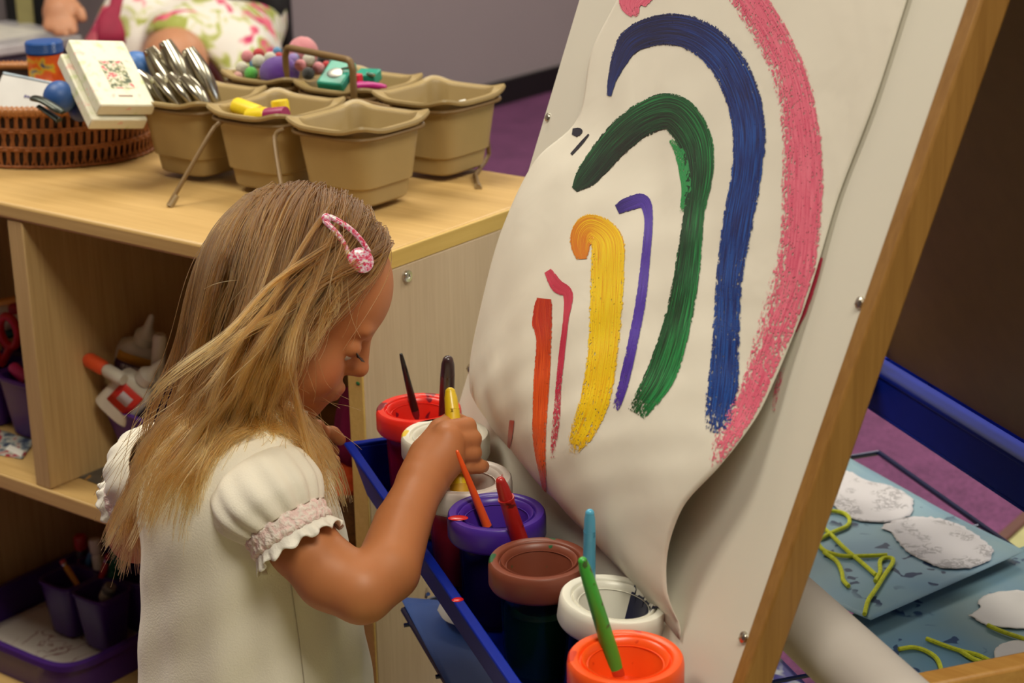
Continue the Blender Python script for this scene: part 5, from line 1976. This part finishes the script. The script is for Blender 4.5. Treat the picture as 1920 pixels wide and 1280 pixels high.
g = G()
g.rings(R)
dress = g.obj('dress', cloth, girl, smooth='all', solid=0.0016)
# side seam and collar
g = G()
seam = [T(DR[i][3] + (DR[i][2] + 0.0022) * math.cos(1.42), (DR[i][1] + 0.0022) * math.sin(1.42), DR[i][0]) for i in range(34, len(DR), 3)]
g.tube(seam, 0.0005, 5)
g.obj('side_seam', plain('seam_grey', (186, 176, 160), 0.9), girl)
g = G()
NCOL = 72
rows = []
for (k, z, wob) in ((0.92, 0.700, 0.0), (1.1, 0.699, 0.0), (1.28, 0.695, 0.0008), (1.42, 0.689, 0.002)):
    rows.append([T(0.012 + 0.036 * k * math.cos(2 * math.pi * j / NCOL) * (1 + wob * 10 * math.sin(j * 1.2)), 0.038 * k * math.sin(2 * math.pi * j / NCOL) * (1 + wob * 10 * math.sin(j * 1.2)), z + wob * math.sin(j * 1.2)) for j in range(NCOL)])
g.rings(rows)
g.obj('collar', lace, girl, smooth='all', solid=0.0015)


def sleeve(pts, ax, names, up):
    """puffed sleeve: rings along pts (point, radius, pleat) from armhole to cuff, then a smocked band and a frill"""
    cen = [np.asarray(p[0], float) for p in pts]
    ax = nz(cen[-1] - cen[0]) if ax is None else ax
    x, y, z = frame_from(ax, up)

    def rings_of(data, n=96):
        out = []
        for (c, r, pl, k, flat) in data:
            row = []
            for j in range(n):
                th = 2 * math.pi * j / n
                rr = r * (1 + pl * math.sin(k * th + 0.6 * math.sin(3 * th)))
                row.append(c + x * rr * math.cos(th) + y * rr * flat * math.sin(th))
            out.append(row)
        return out
    data = smooth_path([np.concatenate([c, [p[1], p[2]]]) for c, p in zip(cen, pts)], 7)
    g = G()
    g.rings(rings_of([(d[:3], d[3], d[4], 15, 1.0) for d in data]))
    g.obj('puff_sleeve', cloth, girl, smooth='all', solid=0.0014)
    ce, re = cen[-1], pts[-1][1]
    g = G()
    g.rings(rings_of([(ce - ax * 0.001, re * 1.0, 0.02, 24, 1), (ce + ax * 0.003, re * 1.03, 0.02, 24, 1), (ce + ax * 0.007, re * 0.99, 0.015, 24, 1), (ce + ax * 0.011, re * 1.03, 0.02, 24, 1), (ce + ax * 0.016, re * 0.99, 0.02, 24, 1)]))
    g.obj('smocked_cuff', smock, girl, smooth='all', solid=0.0014)
    g = G()
    rows = []
    for q in range(6):
        f = q / 5
        rows.append([ce + ax * (0.0155 + 0.010 * f + 0.0022 * f * math.sin(13 * 2 * math.pi * j / 180 + 0.7)) + (x * math.cos(2 * math.pi * j / 180) + y * math.sin(2 * math.pi * j / 180)) * re * (0.99 + 0.12 * f + 0.055 * f * math.sin(19 * 2 * math.pi * j / 180 + 1.1 * math.sin(5 * 2 * math.pi * j / 180))) for j in range(180)])
    g.rings(rows)
    g.obj('sleeve_frill', lace, girl, smooth='all', solid=0.0012)


sleeve([(P(460, 866, 1.494), 0.018, 0.0), (P(466, 876, 1.492), 0.034, 0.010), (P(476, 894, 1.486), 0.0435, 0.018), (P(491, 920, 1.476), 0.0465, 0.024), (P(508, 944, 1.468), 0.0455, 0.035), (P(523, 964, 1.463), 0.0400, 0.05), (P(533, 978, 1.461), 0.0350, 0.06)], cam_dir(0.53, 0.84, -0.16), None, HU)
sleeve([(P(322, 880, 1.600), 0.040, 0.0), (P(306, 888, 1.616), 0.048, 0.012), (P(288, 900, 1.634), 0.046, 0.03), (P(274, 916, 1.646), 0.036, 0.05), (P(268, 926, 1.652), 0.031, 0.06)], None, None, HU)

# ---------------------------------------------------------------- hair
hair_m = NT('fair_hair')
hb = hair_m.n('ShaderNodeBsdfHairPrincipled')
hb.parametrization = 'COLOR'
hi = hair_m.n('ShaderNodeHairInfo')
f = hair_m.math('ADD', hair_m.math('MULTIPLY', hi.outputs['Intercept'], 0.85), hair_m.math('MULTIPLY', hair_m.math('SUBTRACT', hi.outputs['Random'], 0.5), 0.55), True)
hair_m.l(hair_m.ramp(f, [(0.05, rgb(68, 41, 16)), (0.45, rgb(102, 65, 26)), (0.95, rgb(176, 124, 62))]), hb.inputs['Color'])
hb.inputs['Roughness'].default_value = 0.38
hb.inputs['Radial Roughness'].default_value = 0.5
hair_m.l(hb.outputs[0], hair_m.out.inputs['Surface'])
cap_m = NT('hair_mass')
vv = cap_m.coord('Object', (1, 1, 0.12))
kk = cap_m.noise(vv, 300, 3)
cap_m.set(col=cap_m.ramp(kk, [(0.35, rgb(70, 48, 26)), (0.65, rgb(112, 80, 44))]), rough=0.6)
cap_m = cap_m.m

# a solid mass under the strands
fh = Field(HC - 0.26, HC + 0.16, 0.004)
fh.ell(H(0.000, 0, 0.018), HBS, (0.0815, 0.0705, 0.0825), 0.005)
fh.ell(H(-0.034, 0, -0.030), HBS, (0.044, 0.060, 0.064), 0.03)
fh.cone(P(440, 590, 1.565), P(396, 780, 1.580), 0.038, 0.028, 0.03)
fh.cone(P(455, 640, 1.545), P(420, 760, 1.560), 0.036, 0.026, 0.03)
for (c, r) in ((H(0.112, 0, -0.006), (0.088, 0.12, 0.080)), (H(0.088, 0, -0.06), (0.060, 0.12, 0.075))):
    fh.ell(c, HBS, r, 0.008, sub=True)
gh = fh.mesh()
hair = gh.obj('hair', cap_m, girl, smooth='all')

# strands
NSTR, NP = 15000, 32
N0 = NSTR * 4
d0 = rng.normal(size=(N0, 3))
d0 /= np.linalg.norm(d0, axis=1)[:, None]
flim = np.interp(d0[:, 2], [-0.6, -0.3, 0.0, 0.36, 0.5, 0.8, 1.0], [0.0, 0.18, 0.27, 0.36, 0.47, 0.70, 0.84])
keep = (d0[:, 2] > -0.48) & (d0[:, 0] < flim)
d0 = d0[keep][:NSTR]
NSTR = len(d0)
ER_ = np.array([0.0800, 0.0695, 0.0815]) * HK
EC = np.array([0.0005, 0, 0.018]) * HK
root_l = d0 * ER_ + EC
side = np.where(d0[:, 1] >= -0.06, 1.0, -1.0)
g_l = HB @ np.array([0, 0, -1.0])                     # gravity in head axes
back_l = HB @ (-rt)                                   # away to the left of the picture
tocam_l = HB @ (-fw)
nclump = 560
ci = rng.choice(NSTR, nclump, replace=False)
dist2 = ((root_l[:, None, :] - root_l[None, ci, :]) ** 2).sum(-1)
own = dist2.argmin(1)
cl_rand = rng.normal(size=(nclump, 3))[own]
layer = rng.uniform(0.0015, 0.0075, NSTR) + rng.uniform(0.0, 0.0035, nclump)[own]
front = np.clip((d0[:, 0] + 0.25) / 0.95, 0, 1)
fr1 = front[:, None]
loose = rng.random(NSTR) < 0.035
lockf = (d0[:, 0] > 0.30) & (d0[:, 1] > 0.25) & (rng.random(nclump)[own] < 0.15)
root_w = HC + root_l @ HB
xr = (root_w - HC) @ rt
ztip = np.interp(xr, [-0.085, -0.05, -0.01, 0.05], [0.575, 0.592, 0.645, 0.685]) + 0.024 * cl_rand[:, 0] + 0.010 * rng.normal(size=NSTR)
ztip = np.where(lockf, 0.640 + 0.02 * cl_rand[:, 1], ztip)
length = (root_w[:, 2] - ztip) * (1.12 + 0.22 * front)
length = np.where(loose, length * rng.uniform(0.6, 1.05, NSTR), length)
length = np.clip(length, 0.07, 0.42)
step = length / (NP - 1)
p = root_l.copy()
S1 = np.zeros((NSTR, 3))
S1[:, 1] = side
F1 = np.tile([1.0, 0, 0], (NSTR, 1))
U1 = np.tile([0, 0, 1.0], (NSTR, 1))
topness = np.clip(d0[:, 2], 0, 1)[:, None]
comb = S1 * (0.10 + 0.75 * topness) - F1 * (0.05 + 0.62 * fr1) - U1 * (0.42 + 0.35 * fr1) + g_l * (0.50 - 0.42 * fr1)
comb += 0.08 * cl_rand
dcur = comb / np.linalg.norm(comb, axis=1)[:, None]
pts = np.zeros((NSTR, NP, 3))
pts[:, 0] = p
wob = rng.normal(size=(NSTR, 3)) * 0.04
cph = rng.uniform(0, 6.28, nclump)[own]
sway = np.where(lockf, -0.25, np.interp(xr, [-0.085, -0.03, 0.03], [-0.05, 0.22, 0.44]) + 0.08 * cl_rand[:, 1])[:, None]
for k in range(1, NP):
    q = (p - EC) / (ER_ + layer[:, None])
    rad = np.linalg.norm(q, axis=1)
    nrm = q / (ER_ + layer[:, None])
    nrm /= np.linalg.norm(nrm, axis=1)[:, None]
    on = np.clip(1 - (rad - 1.0) / 0.35, 0, 1)[:, None]
    low = np.clip((0.012 - p[:, 2]) / 0.075, 0, 1)[:, None]
    tipf = max(0.0, (k / NP - 0.72) / 0.28)
    hang = g_l + back_l * (sway + 0.25 * tipf * np.sin(cph)[:, None]) + wob + 0.07 * cl_rand + 0.10 * np.sin(cph + k * 0.30)[:, None] * tocam_l
    want = comb * (1 - low) + hang * (0.25 + 0.9 * low)
    want = want - nrm * np.sum(want * nrm, 1)[:, None] * on * (1 - low * 0.5)
    want /= np.maximum(np.linalg.norm(want, axis=1)[:, None], 1e-6)
    dcur = dcur * 0.60 + want * 0.40
    dcur /= np.linalg.norm(dcur, axis=1)[:, None]
    p = p + dcur * step[:, None]
    q = (p - EC) / (ER_ + layer[:, None])
    rad = np.linalg.norm(q, axis=1)
    ins = rad < 1
    p[ins] = (q[ins] / rad[ins][:, None]) * (ER_ + layer[ins][:, None]) + EC
    # shoulders and back
    wpt = HC + p @ HB
    tl = (wpt - np.array([TC[0], TC[1], 0.0])) @ TB.T
    zc = tl[:, 2]
    aa = np.interp(zc, [0.40, 0.58, 0.64, 0.672, 0.70, 0.72], [0.118, 0.096, 0.092, 0.081, 0.046, 0.001]) + 0.003 + layer * 0.7
    bb = np.interp(zc, [0.40, 0.58, 0.64, 0.672, 0.70, 0.72], [0.104, 0.088, 0.079, 0.065, 0.044, 0.001]) + 0.003 + layer * 0.7
    rr = np.sqrt((tl[:, 0] / bb) ** 2 + (tl[:, 1] / aa) ** 2)
    ins = rr < 1
    sc = np.where(ins, 1 / np.maximum(rr, 0.35), 1.0)
    tl[:, 0] *= sc
    tl[:, 1] *= sc
    # the puffed sleeves
    wpt = tl @ TB + np.array([TC[0], TC[1], 0.0])
    for (sc_c, sc_r) in ((P(486, 915, 1.480), 0.050), (P(290, 898, 1.632), 0.048)):
        dv = wpt - sc_c
        dl = np.linalg.norm(dv, axis=1)
        m_ = dl < sc_r
        wpt[m_] = sc_c + dv[m_] / dl[m_][:, None] * sc_r
    p = (wpt - HC) @ HB.T
    pts[:, k] = p
# clumping toward each clump's own strand, wisps at the tips
t_ = np.linspace(0, 1, NP)[None, :, None]
lead = pts[ci][own]
amt = np.clip((t_ - 0.15) / 0.85, 0, 1) ** 1.2 * 0.72 * (1 - 0.7 * loose[:, None, None])
spread = rng.normal(size=(NSTR, 1, 3)) * 0.0030
pts = pts * (1 - amt) + (lead + spread) * amt
fly = rng.normal(size=(NSTR, 1, 3)) * 0.018 * (loose[:, None, None]) * t_ ** 1.5
pts = pts + fly + 0.0030 * np.sin(t_ * 13 + cph[:, None, None]) * t_ ** 1.5 * cl_rand[:, None, :]
W = HC + pts @ HB
hc = bpy.data.hair_curves.new('strands')
hc.add_curves([NP] * NSTR)
hc.position_data.foreach_set('vector', (W - ORG[girl.name]).astype(np.float32).ravel())
ra_ = hc.attributes.get('radius') or hc.attributes.new('radius', 'FLOAT', 'POINT')
rad_ = np.tile(0.00030 * (1 - 0.55 * np.linspace(0, 1, NP) ** 2), NSTR).astype(np.float32)
ra_.data.foreach_set('value', rad_)
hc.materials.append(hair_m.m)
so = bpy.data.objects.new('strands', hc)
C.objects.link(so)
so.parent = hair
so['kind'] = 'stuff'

# ---------------------------------------------------------------- hair clip
clip_m = NT('pink_clip')
vv = clip_m.coord('Object')
kk = clip_m.noise(vv, 420, 1, 0.5)
clip_m.set(col=clip_m.ramp(kk, [(0.36, rgb(206, 50, 90)), (0.46, rgb(226, 130, 160)), (0.56, rgb(216, 170, 200)), (0.66, rgb(236, 226, 220))]), rough=0.25, coat=0.4)
ca_, cb_ = (612, 409), (676, 486)


def on_head(px, py, inflate=0.0165):
    """point on the hair surface under a pixel"""
    o = HB @ (CAM - HC) - EC
    d = HB @ ray(px, py)
    r = ER_ + inflate
    o, d = o / r, d / r
    A, B_, C_ = d @ d, 2 * o @ d, o @ o - 1
    D = max(B_ * B_ - 4 * A * C_, 0.0)
    return CAM + ray(px, py) * ((-B_ - math.sqrt(D)) / (2 * A))


ctr = [on_head(*(np.array(ca_) * (1 - q) + np.array(cb_) * q + np.array([7, -6]) * math.sin(math.pi * q))) for q in np.linspace(0, 1, 15)]
nrm_ = nz((HC - CAM) * -1 + HU * 0.3)
clip = thing('hair_clip', 'pink floral snap clip in the girl\'s hair above her forehead', 'hair clip', ctr[7])
ax_ = nz(ctr[-1] - ctr[0])
wv_ = nz(np.cross(ax_, nrm_))
wid = [0.0030 + 0.0064 * (q ** 1.1) for q in np.linspace(0, 1, 15)]
g = G()
g.tube([c + wv_ * w_ for c, w_ in zip(ctr, wid)], [0.0018] + [0.0023] * 13 + [0.002], 8, flat=0.5, up=nrm_)
g.tube([c - wv_ * w_ for c, w_ in zip(ctr, wid)], [0.0018] + [0.0023] * 13 + [0.002], 8, flat=0.5, up=nrm_)
e_ = ctr[-1] + ax_ * 0.001
g.ball(e_, (0.0112, 0.0100, 0.0018), ax=(ax_, wv_, np.cross(ax_, wv_)), n=24, k=10)
g.ball(ctr[0], (0.0042, 0.0042, 0.0014), ax=(ax_, wv_, np.cross(ax_, wv_)), n=18, k=8)
g.obj('clip_frame', clip_m.m, clip)
# ================================================================== seated woman and things at the back
skin2 = plain('woman_skin', (196, 138, 104), 0.5, var=0.05, vscale=12, sss=0.05)
flo = NT('floral_cotton')
v = flo.coord('Object')
n1 = flo.noise(v, 17, 3, 0.55, 0.8)
c1 = flo.ramp(n1, [(0.40, rgb(164, 170, 84)), (0.47, rgb(200, 202, 140)), (0.52, rgb(232, 226, 218)), (0.60, rgb(232, 226, 220))])
n2 = flo.noise(flo.coord('Object', (1, 1, 1), (1, 2, 0.5)), 11, 2, 0.5, 0.4)
k2 = flo.ramp(n2, [(0.585, (0, 0, 0, 1)), (0.615, (1, 1, 1, 1))])
n3 = flo.noise(v, 26, 2)
pinkc = flo.ramp(n3, [(0.4, rgb(206, 60, 110)), (0.6, rgb(236, 120, 140))])
flo.set(col=flo.mix(k2, c1, pinkc), rough=0.85)
flo = flo.m
blk = plain('black_knit', (18, 17, 19), 0.9, var=0.1)
KN1, KN2 = P(330, 112, 3.98), P(448, 108, 4.12)
HP = P(380, -22, 4.50)
HP[2] = 0.56
fwd = nz((KN1 + KN2) / 2 - HP)
fwd[2] = 0
fwd = nz(fwd)
sd = np.array([fwd[1], -fwd[0], 0])
if sd @ ROT[:, 0] < 0:
    sd = -sd
CH = HP + np.array([0, 0, 0.36]) - fwd * 0.04
HDW = HP + np.array([0, 0, 0.72]) - fwd * 0.02
woman = thing('person', 'seated adult in a white, lime and pink floral dress behind the shelf', 'person', np.array([HP[0], HP[1], 0.0]))
WH = P(112, 2, 4.02)
SHW1, SHW2 = CH - sd * 0.19 + np.array([0, 0, 0.05]), CH + sd * 0.19 + np.array([0, 0, 0.05])
ELW1, ELW2 = (SHW1 + WH) / 2 + np.array([-0.03, 0.02, -0.02]), P(492, 0, 4.42)
WR2 = P(440, -40, 4.22)
lo_ = np.minimum.reduce([KN1, KN2, HP, WH]) - 0.35
hi_ = np.maximum.reduce([KN1, KN2, HP, WH, HDW]) + 0.35
lo_[2], hi_[2] = -0.01, HDW[2] + 0.2
fw_ = Field(lo_, hi_, 0.009)
wb_ = np.array([fwd, sd, [0, 0, 1.0]])
fw_.ell(HP + np.array([0, 0, 0.02]), wb_, (0.12, 0.16, 0.11), 0.05)
fw_.ell(HP + np.array([0, 0, 0.20]), wb_, (0.10, 0.13, 0.18), 0.06)
fw_.ell(CH, wb_, (0.10, 0.15, 0.13), 0.06)
for kn, s in ((KN1, -1), (KN2, 1)):
    an = kn + np.array([0, 0, 0.09 - kn[2]]) - fwd * 0.03
    fw_.chain([HP + sd * s * 0.09, kn], [0.085, 0.066], 0.03)
    fw_.chain([kn, kn * 0.55 + an * 0.45 - fwd * 0.015, an], [0.064, 0.056, 0.036], 0.02)
    fw_.ell(an + fwd * 0.06 - np.array([0, 0, 0.055]), wb_, (0.125, 0.042, 0.036), 0.02)
fw_.cone(CH + np.array([0, 0, 0.08]), HDW, 0.05, 0.05, 0.03)
fw_.ell(HDW + fwd * 0.02 + np.array([0, 0, 0.06]), wb_, (0.095, 0.075, 0.115), 0.03)
fw_.ell(HDW + fwd * 0.115 + np.array([0, 0, 0.04]), wb_, (0.02, 0.014, 0.02), 0.012)
fw_.chain([CH + np.array([0, 0, 0.07]), SHW1, ELW1, WH], [0.05, 0.052, 0.042, 0.028], 0.02)
fw_.chain([CH + np.array([0, 0, 0.07]), SHW2, ELW2, WR2], [0.05, 0.052, 0.042, 0.028], 0.02)
# hand on the table: back of the hand with five fingers pointing down
fw_.chain([WH, P(110, 22, 4.00)], [0.028, 0.036], 0.02)
for (a, b, c, r) in (((92, 28, 3.985), (88, 46, 3.975), (92, 58, 3.97), 0.0095), ((104, 32, 3.98), (104, 52, 3.97), (108, 64, 3.965), 0.0100),
                     ((116, 32, 3.98), (120, 52, 3.97), (124, 64, 3.965), 0.0100), ((128, 28, 3.985), (136, 48, 3.975), (140, 60, 3.97), 0.0095), ((136, 6, 4.0), (152, 24, 3.985), (156, 38, 3.98), 0.0105)):
    fw_.chain([P(*a), P(*b), P(*c)], [r * 1.2, r, r * 0.85], 0.008)
fw_.chain([WR2, P(420, -44, 4.18)], [0.026, 0.034], 0.02)
for q in range(5):
    fw_.chain([P(415 - 4 * q, -46 + 5 * q, 4.17), P(398 - 4 * q, -44 + 6 * q, 4.14)], [0.0105, 0.008], 0.008)
wbody = fw_.mesh().obj('body', skin2, woman, smooth='all')
fd_ = Field(lo_, hi_, 0.010)
fd_.ell(HP + np.array([0, 0, 0.03]), wb_, (0.15, 0.155, 0.13), 0.05)
fd_.ell(HP + np.array([0, 0, 0.20]), wb_, (0.125, 0.155, 0.19), 0.06)
fd_.ell(CH, wb_, (0.125, 0.160, 0.145), 0.06)
fd_.cone(HP - sd * 0.09, KN1 * 0.86 + HP * 0.14 + np.array([0, 0, 0.02]), 0.115, 0.082, 0.04)
fd_.cone(HP + sd * 0.09, KN2 + fwd * 0.02 + np.array([0, 0, 0.005]), 0.115, 0.080, 0.04)
fd_.cone(P(255, 18, 4.12), P(196, 92, 4.08), 0.060, 0.048, 0.05)
fd_.cone(P(232, 30, 4.10), P(232, 110, 4.06), 0.040, 0.035, 0.04)
fd_.cone(P(400, 50, 4.12), P(462, 170, 4.04), 0.07, 0.06, 0.05)
fd_.cone(P(440, 60, 4.2), P(498, 150, 4.2), 0.06, 0.05, 0.05)
fd_.cone(KN1 - np.array([0, 0, 0.0]) + fwd * 0.12 - np.array([0, 0, 0.05]), KN1 - fwd * 0.03 - np.array([0, 0, 0.02]), 0.075, 0.052, 0.015, sub=True)
ex1 = nz(ROT @ np.array([0.85, 0.53, 0]))
ey1 = nz(ROT @ np.array([0.53, -0.85, 0]))
fd_.ell(P(322, 118, 3.93), (ex1, ey1, nz(ray(322, 118))), (0.125, 0.062, 0.22), 0.015, sub=True)
gd = fd_.mesh()
wd = gd.obj('dress', flo, woman, smooth='all')
for nm_, pts_, rr_ in (('sleeve', [SHW1 - (SHW1 - CH) * 0.2, SHW1, ELW1, ELW1 * 0.3 + WH * 0.7], [0.075, 0.075, 0.062, 0.046]), ('sleeve', [SHW2 - (SHW2 - CH) * 0.2, SHW2, ELW2, ELW2 * 0.15 + WR2 * 0.85], [0.075, 0.075, 0.062, 0.046])):
    G().tube(smooth_path([np.r_[p_, r_] for p_, r_ in zip(pts_, rr_)], 5) if False else [np.asarray(p_) for p_ in smooth_path(pts_, 5)], np.interp(np.linspace(0, 3, 16), range(4), rr_).tolist(), 18).obj(nm_, blk, woman)
crim = plain('crimson_cloth', (150, 26, 62), 0.7, var=0.15, vscale=25)
g = G()
g.tube([P(222, -14, 4.0), P(216, 14, 3.985), P(208, 26, 3.98), P(206, 40, 3.975), P(208, 60, 3.97), P(210, 84, 3.97)], [0.013, 0.014, 0.020, 0.027, 0.031, 0.030], 16, flat=0.35, up=-ray(210, 40))
g.obj('dress_print', crim, woman, smooth='all')['label'] = 'crimson patch on the dress'
g = G().ball(HDW + np.array([0, 0, 0.085]) - fwd * 0.015, (0.108, 0.092, 0.115), ax=wb_, n=32, k=20)
g.obj('hair', plain('brown_hair', (66, 44, 30), 0.6), woman)
# chair under her
chr_m = plain('chair_black', (20, 19, 20), 0.45)
ch = thing('chair', 'black chair the adult in the floral dress is sitting on', 'chair', np.array([HP[0], HP[1], 0.0]))
sz = 0.43
G().fbox(np.array([HP[0], HP[1], sz]) - fwd * 0.02, (fwd, sd, (0, 0, 1)), (0.20, 0.165, 0.014)).obj('seat', chr_m, ch, bevel=0.006)
for a in (-1, 1):
    for b in (-1, 1):
        top = np.array([HP[0], HP[1], 0]) + fwd * (0.18 * a - 0.02) + sd * 0.15 * b
        G().tube([top + np.array([0, 0, sz - 0.01]), top + fwd * 0.03 * a + np.array([0, 0, 0.0])], 0.014, 8).obj('leg', chr_m, ch)
G().fbox(np.array([HP[0], HP[1], 0.72]) - fwd * 0.24, (fwd, sd, (0, 0, 1)), (0.012, 0.15, 0.13)).obj('backrest', chr_m, ch, bevel=0.006)
for b in (-1, 1):
    q = np.array([HP[0], HP[1], 0]) - fwd * 0.225 + sd * 0.13 * b
    G().tube([q + np.array([0, 0, 0.43]), q + np.array([0, 0, 0.80]) - fwd * 0.02], 0.012, 8).obj('back_post', chr_m, ch)
# black upright post to her right
q = P(536, 30, 4.60)
po = thing('stand', 'thin black upright post standing behind the floral dress', 'stand', np.array([q[0], q[1], 0.0]))
G().tube([(q[0], q[1], 0.004), (q[0], q[1], 1.05)], 0.016, 12).obj('post', chr_m, po)
G().lathe([(0.001, 0.012), (0.11, 0.008), (0.115, 0.0), (0.001, 0.0)], 28, MX((q[0], q[1], 0), (1, 0, 0), (0, 1, 0), (0, 0, 1))).obj('base', chr_m, po)
# black bag with a coloured strap at the far left
q = P(58, 8, 4.50)
bg = thing('bag', 'black upright bag with a blue and khaki strap beyond the white table', 'bag', np.array([q[0], q[1], 0.0]))
fwn, rtn = nz(ROT[:, 2] * (1, 1, 0)), nz(ROT[:, 0] * (1, 1, 0))
G().fbox((q[0], q[1], 0.42), (rtn, fwn, (0, 0, 1)), (0.06, 0.05, 0.42)).obj('bag_body', plain('black_bag', (14, 13, 15), 0.8), bg, bevel=0.04, seg=4)
for nm_, z0_, z1_, c_ in (('strap', 0.665, 0.84, (36, 52, 130)), ('strap_end', 0.40, 0.665, (150, 142, 92))):
    a_, b_ = P(46, 10, 4.42), P(46, 10, 4.42)
    G().fbox((a_[0], a_[1], (z0_ + z1_) / 2), (rtn, fwn, (0, 0, 1)), (0.020, 0.006, (z1_ - z0_) / 2)).obj(nm_, plain(nm_, c_, 0.8), bg, bevel=0.002)
# low table with a clear bin under white papers
ta, tb_, tc = on_z(0, 30, 0.58), on_z(143, 66, 0.58), on_z(132, 80, 0.58)
ex = nz(tb_ - ta)
ey = np.cross((0, 0, 1), ex)
if ey @ fwn < 0:
    ey = -ey
cx_ = tb_ - ex * 0.18 - ey * 0.13
bn = thing('storage_bin', 'clear plastic storage bin with a white lid behind the wicker basket', 'bin', np.array([cx_[0], cx_[1], 0.40]))
AXB = (ex, ey, np.array([0, 0, 1.0]))
G().fbox(cx_ + np.array([0, 0, 0.565 - 0.58]), AXB, (0.18, 0.145, 0.012)).obj('lid', plain('bin_lid', (206, 202, 208), 0.25), bn, bevel=0.004)
G().fbox(cx_ + np.array([0, 0, 0.475 - 0.58]), AXB, (0.165, 0.13, 0.074)).obj('bin_body', plain('bin_body', (120, 116, 140), 0.2, var=0.2, vscale=8), bn, bevel=0.01)
for k in range(-2, 3):
    G().fbox(cx_ + np.array([0, 0, 0.475 - 0.58]) + ex * 0.07 * k - ey * 0.132, AXB, (0.006, 0.004, 0.072)).obj('bin_rib', plain('bin_lid', (206, 202, 208), 0.25), bn)
for (dx_, dy_, r_, w_, h_, lb_) in ((-0.03, 0.0, 0.2, 0.12, 0.09, 'white paper lying on the bin lid, nearest the far hand'), (-0.09, -0.03, -0.15, 0.08, 0.08, 'white paper at the left edge of the picture on the bin lid')):
    c_ = cx_ + ex * dx_ + ey * dy_ + np.array([0, 0, 0.0 + (0.002 if r_ < 0 else 0.0005) - 0.0025])
    a2 = ex * math.cos(r_) + ey * math.sin(r_)
    b2 = -ex * math.sin(r_) + ey * math.cos(r_)
    tag(G().fbox(c_, (a2, b2, (0, 0, 1)), (w_, h_, 0.0008)).obj('paper', paper_w), lb_, 'paper')
tbq = cx_ + ex * 0.0
tb = thing('table', 'low white table carrying the clear storage bin', 'table', np.array([tbq[0], tbq[1], 0.0]))
G().fbox(np.array([tbq[0], tbq[1], 0.385]), AXB, (0.17, 0.13, 0.014)).obj('tabletop', plain('table_white', (206, 202, 198), 0.4), tb, bevel=0.004)
for a in (-1, 1):
    for b in (-1, 1):
        q = np.array([tbq[0], tbq[1], 0]) + ex * 0.14 * a + ey * 0.10 * b
        G().tube([q + np.array([0, 0, 0.372]), q], 0.018, 8).obj('leg', plain('table_leg', (90, 88, 90), 0.4), tb)
# window in the right wall where the daylight comes in
g = G()
for (y0, y1, z0, z1) in ((3.4, 5.4, 0.75, 0.82), (3.4, 5.4, 2.18, 2.25), (3.4, 3.47, 0.82, 2.18), (5.33, 5.4, 0.82, 2.18), (4.37, 4.43, 0.82, 2.18)):
    g.box((3.14, y0, z0), (3.2, y1, z1))
structure(g.obj('window_1', ceil_m))
